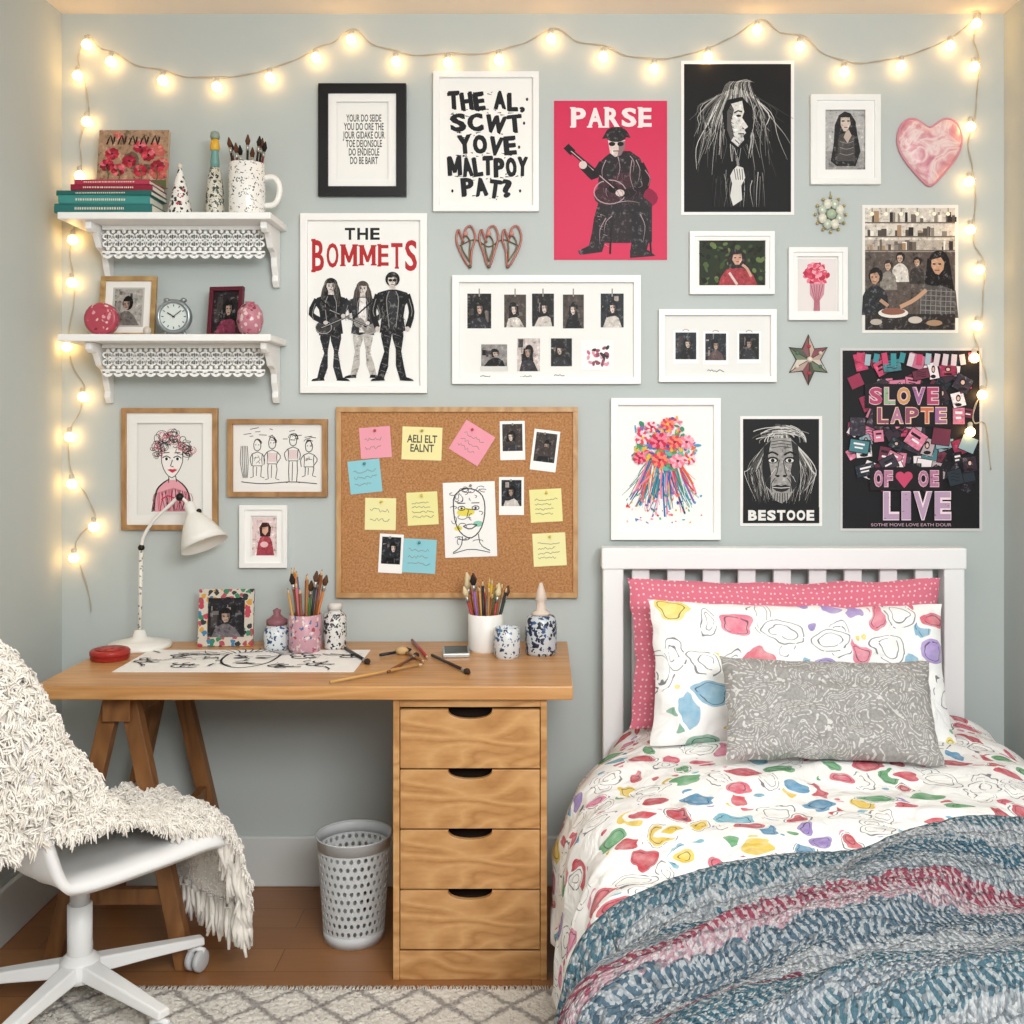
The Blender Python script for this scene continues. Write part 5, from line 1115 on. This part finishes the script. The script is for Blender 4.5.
# ================================================================ CHAIR
CC=Vector((-1.085,-.70,0)); an=math.radians(48); F=Vector((cos(an),sin(an),0)); Rr=Vector((sin(an),-cos(an),0))
def cl(f,r,z): return CC+F*f+Rr*r+Vector((0,0,z))
cw=M('#f0f0ef',.3); ch=empty('office_chair',(CC.x,CC.y,0),'white swivel chair on casters draped with fluffy throw','chair')
mb=MB()
path=catmull([(.25,.362,0),(.215,.39,0),(.08,.385,0),(-.08,.382,0),(-.16,.40,0),(-.205,.47,0),(-.23,.6,0),(-.25,.73,0),(-.262,.85,0)],40)
def shl(i,j):
    p=path[min(40,int(round(i*40)))]; b2=2*j-1; s_=i
    wd=.24*(1-.35*max(0,(.12-s_)/.12)**2)*(1-.12*sst((s_-.5)/.5))*(1-.35*max(0,(s_-.88)/.12)**2)
    lift=.03*abs(b2)**3*(1-sst((s_-.35)/.25)); fw=.04*abs(b2)**2.2*sst((s_-.35)/.3)
    dz=-.035*abs(b2)**10*(1-sst((s_-.35)/.25)) # rolled lip
    return cl(p.x+fw,b2*wd,p.y+lift+dz)
mb.grid(shl,40,32,cw); mb.obj('seat_shell',ch,solid=.02,solidoff=0)
mb=MB(); mb.tube([cl(0,0,.09),cl(0,0,.25)],.028,cw,20); mb.tube([cl(0,0,.25),cl(0,0,.335)],.022,M('#dcdddd',.3,.2),16); mb.lathe([(.03,.315),(.1,.335),(.12,.362),(.0001,.364)],cw,Matrix.Translation(CC),28); mb.obj('column',ch)
mb=MB(); mb.lathe([(.0001,.075),(.045,.075),(.05,.09),(.045,.12),(.03,.135),(.0001,.135)],cw,Matrix.Translation(CC),24,cap=False)
cas=[]
for k in range(5):
    a=math.radians(40-72*k); dv_=Vector((cos(a),sin(a),0)); sd=Vector((-sin(a),cos(a),0)); vs=[]
    for rr,zt_,zb_,wd in ((.03,.12,.085,.026),(.15,.105,.078,.022),(.30,.085,.066,.017)):
        c=CC+dv_*rr
        vs+= [c-sd*wd+Vector((0,0,zb_)),c+sd*wd+Vector((0,0,zb_)),c+sd*wd*.8+Vector((0,0,zt_)),c-sd*wd*.8+Vector((0,0,zt_))]
    fs=[(0,1,2,3),(8,9,10,11)]
    for s_ in range(2):
        for q2 in range(4): fs.append((s_*4+q2,s_*4+(q2+1)%4,s_*4+4+(q2+1)%4,s_*4+4+q2))
    mb.add(vs,fs,cw); cas.append((CC+dv_*.285,a))
mb.obj('star_base',ch,bevel=.004)
for c,a in cas:
    mb=MB(); mb.tube([c+Vector((0,0,.04)),c+Vector((0,0,.07))],.007,M('#8e9092',.4,.5),8)
    for s_ in (-1,1):
        T=Matrix.Translation(c+Vector((0,0,.0285)))@Matrix.Rotation(a+.5,4,'Z')@Matrix.Rotation(pi/2,4,'X')@Matrix.Translation((0,0,s_*.012-.008)); mb.lathe([(.0001,0),(.022,0),(.0275,.003),(.0275,.013),(.022,.016),(.0001,.016)],M('#c7c9ca',.4),T,20,cap=False)
    mb.tube([c+Vector((-.02,0,.05)),c+Vector((0,0,.058)),c+Vector((.02,0,.05))],.008,cw,8)
    mb.obj('caster',ch)
# fluffy throw
st0=[(-.33,.50),(-.325,.68),(-.31,.85),(-.255,.915),(-.19,.85),(-.125,.73),(-.06,.60),(0,.50),(.08,.45),(.16,.44),(.235,.43),(.285,.38),(.305,.29),(.313,.19)]
rows=[]
for k,(f_,z_) in enumerate(st0):
    if k<=6:
        dz=z_-.50
        cs_=[(-.12,0,0),(-.03,0,0),(.07,0,0),(.145,.0,-.03*min(1,dz*3)),(.19,.01,-.28*dz),(.215,.02,-.65*dz),(.225,.03,-dz)]
    elif k<=8: cs_=[(-.15,0,0),(-.04,0,-.003),(.06,0,0),(.13,0,.0),(.17,.003,.0),(.195,.005,.0),(.212,.005,-.008)]
    else: cs_=[(-.13,0,0),(-.05,0,.004),(.04,0,0),(.10,0,.004),(.15,.0,.006),(.18,.0,-.002),(.195,.0,-.02)]
    rows.append([cl(f_+a,r_,z_+dz_) for r_,a,dz_ in cs_])
NJ=26; NI=46
colsC=[[catmull(r_,NJ)[j] for r_ in rows] for j in range(NJ+1)]
G=[[None]*(NJ+1) for _ in range(NI+1)]
def clampx(p,m=.022): return Vector((max(p.x,XL+m),p.y,p.z))
for j in range(NJ+1):
    cc=catmull(colsC[j],NI)
    for i in range(NI+1): G[i][j]=clampx(cc[i]+Vector((.014*noise.noise(cc[i]*9+Vector((5,0,0))),.014*noise.noise(cc[i]*9),.012*noise.noise(cc[i]*12))),.03)
mb=MB()
def cloth(name,h):
    m,nt,b=nmat(name); b.inputs['Base Color'].default_value=lin(h); b.inputs['Roughness'].default_value=1; b.inputs['Specular IOR Level'].default_value=.03
    b.inputs['Sheen Weight'].default_value=.3; b.inputs['Subsurface Weight'].default_value=.0
    return m
cream=cloth('cream_pile','#f4efe6'); cream2=cloth('cream_pile_shadow','#ebe4d9')
mb.grid(lambda i,j:G[int(round(i*NI))][int(round(j*NJ))],NI,NJ,cream2)
q=random.Random(12)
for i in range(NI):
    for j in range(NJ):
        e1=G[i+1][j]-G[i][j]; e2=G[i][j+1]-G[i][j]; nn=e1.cross(e2)
        if nn.length<1e-9: continue
        nn.normalize()
        if nn.dot((G[i][j]-cl(-.05,0,.1)))<0 : nn=-nn
        for _ in range(5):
            # a small lock of fine strands curling together
            p=G[i][j]+e1*q.random()+e2*q.random(); l=q.uniform(.012,.020)
            a=Vector((q.uniform(-1,1),q.uniform(-1,1),q.uniform(-1.4,.3))); a=(a-nn*a.dot(nn))
            if a.length<1e-3: continue
            a.normalize(); s_=q.uniform(.014,.026); m_=cream if q.random()<.75 else cream2
            for _k in range(4):
                o=Vector((q.uniform(-1,1),q.uniform(-1,1),q.uniform(-1,1)))*.0045
                P=[p+o*.6,p+nn*l*.7+o+a*s_*.1,p+nn*l+a*s_*.55+o*1.4,p+nn*l*.75+a*s_+o*2.2+Vector((0,0,-.003))]
                mb.tube([clampx(x,.008) for x in P],[.0022,.0026,.0024,.0010],m_,4,cap=False)
for i in range(30,NI+1):
    for j in (range(0,NJ+1) if i==NI else (NJ,)):
        for _ in range(5 if i==NI else 4):
            p=G[i][j]+Vector((q.uniform(-.014,.014),q.uniform(-.014,.014),q.uniform(-.006,.012))); l=q.uniform(.06,.10) if i>36 else q.uniform(.012,.022)
            mb.tube([p,p+Vector((q.uniform(-.006,.008),q.uniform(-.006,.006),-l*.5)),p+Vector((q.uniform(-.01,.014),q.uniform(-.01,.01),-l))],[.0055,.0068,.0035],cream,6)
mb.obj('fluffy_throw',None,label='shaggy cream throw draped over white chair',category='blanket',normals=False)
# ================================================================ STRING LIGHTS
bulbs=[(74,558),(94,527),(72,484),(70,437),(83,397),(67,347),(72,283),(73,240),(80,176),(87,122),(78,76),(87,45),(111,62),(163,81),(217,87),(270,78),(316,58),(351,40),(396,62),(448,63),(499,60),(551,39),(603,57),(654,69),(708,57),(757,30),(800,47),(844,72),(901,66),(950,46),(976,24),(974,67),(970,127),(969,182),(970,230),(979,270),(977,326),(974,358),(982,395),(970,432)]
sl=empty('string_lights',(0,-.001,Z(100)),'warm glowing string of globe lights around wall','string lights')
wp=[]
for i,(u,v) in enumerate(bulbs):
    wp.append((X(u+3),-.012,Z(v-9)))
    if i<len(bulbs)-1:
        u2,v2=bulbs[i+1]
        if 11<=i<30: wp.append((X((u+u2)/2),-.008,Z((v+v2)/2-6)))
        else: wp.append((X((u+u2)/2+ (5 if i%2 else -2)),-.006,Z((v+v2)/2-8)))
wp=[(X(92),-.006,Z(612)),(X(88),-.006,Z(585))]+wp+[(X(985),-.006,Z(425)),(X(990),-.006,Z(470))]
mb=MB(); cm=catmull(wp,900); wmat=M('#b5ad9c',.5)
mb.tube(cm,.0011,wmat,5); mb.tube([(p.x+.0028*sin(i*.35),p.y-.001+.001*cos(i*.35),p.z+.0028*cos(i*.35)) for i,p in enumerate(cm)],.001,wmat,5)
mb.obj('wire',sl)
bulbm,nt,b=nmat('glowing_globe'); b.inputs['Base Color'].default_value=(1,.9,.7,1); b.inputs['Emission Color'].default_value=(1,.55,.18,1); b.inputs['Emission Strength'].default_value=15
soc=M('#c8bfae',.5)
base=None
for i,(u,v) in enumerate(bulbs):
    c=Vector((X(u,.02),-.022,Z(v,.02)))
    if base is None:
        mb=MB(); mb.ball(c,.0145,bulbm,16); mb.lathe([(.006,.012),(.0075,.015),(.0075,.026),(.003,.03)],soc,Matrix.Translation(c),12); base=mb.obj('bulb',sl); bc=c.copy(); b0=base.location.copy()
    else:
        o=base.copy(); o.location=b0+(c-bc); col.objects.link(o)
# ================================================================ LIGHT + CAMERA
w=bpy.data.worlds.new('World'); scn.world=w; w.use_nodes=True; bg=w.node_tree.nodes['Background']; bg.inputs[0].default_value=(.96,.98,1,1); bg.inputs[1].default_value=.55
def area(loc,rot,sx,sy,p,c):
    l=bpy.data.lights.new('unseen_area_light','AREA'); l.shape='RECTANGLE'; l.size=sx; l.size_y=sy; l.energy=p; l.color=c
    o=bpy.data.objects.new('unseen_area_light',l); o.location=loc; o.rotation_euler=rot; col.objects.link(o)
area((.7,-3.6,2.2),(math.radians(68),0,math.radians(11)),1.3,.9,76,(.98,.99,1))  # unseen area lamp behind the camera, stands in for daylight; no window built
area((-.2,-1.7,2.55),(0,0,0),1.4,1.0,12,(1,.98,.95))  # unseen fill lamp under the ceiling, facing down
cam=bpy.data.cameras.new('Camera'); co=bpy.data.objects.new('Camera',cam); col.objects.link(co)
co.location=(0,-DC,CZ); co.rotation_euler=(pi/2,0,0); cam.sensor_width=36; cam.lens=36*(DC/S)/1024
cam.shift_x=-(UX-512)/1024; cam.shift_y=-(512-VZ)/1024; cam.clip_start=.05
scn.camera=co
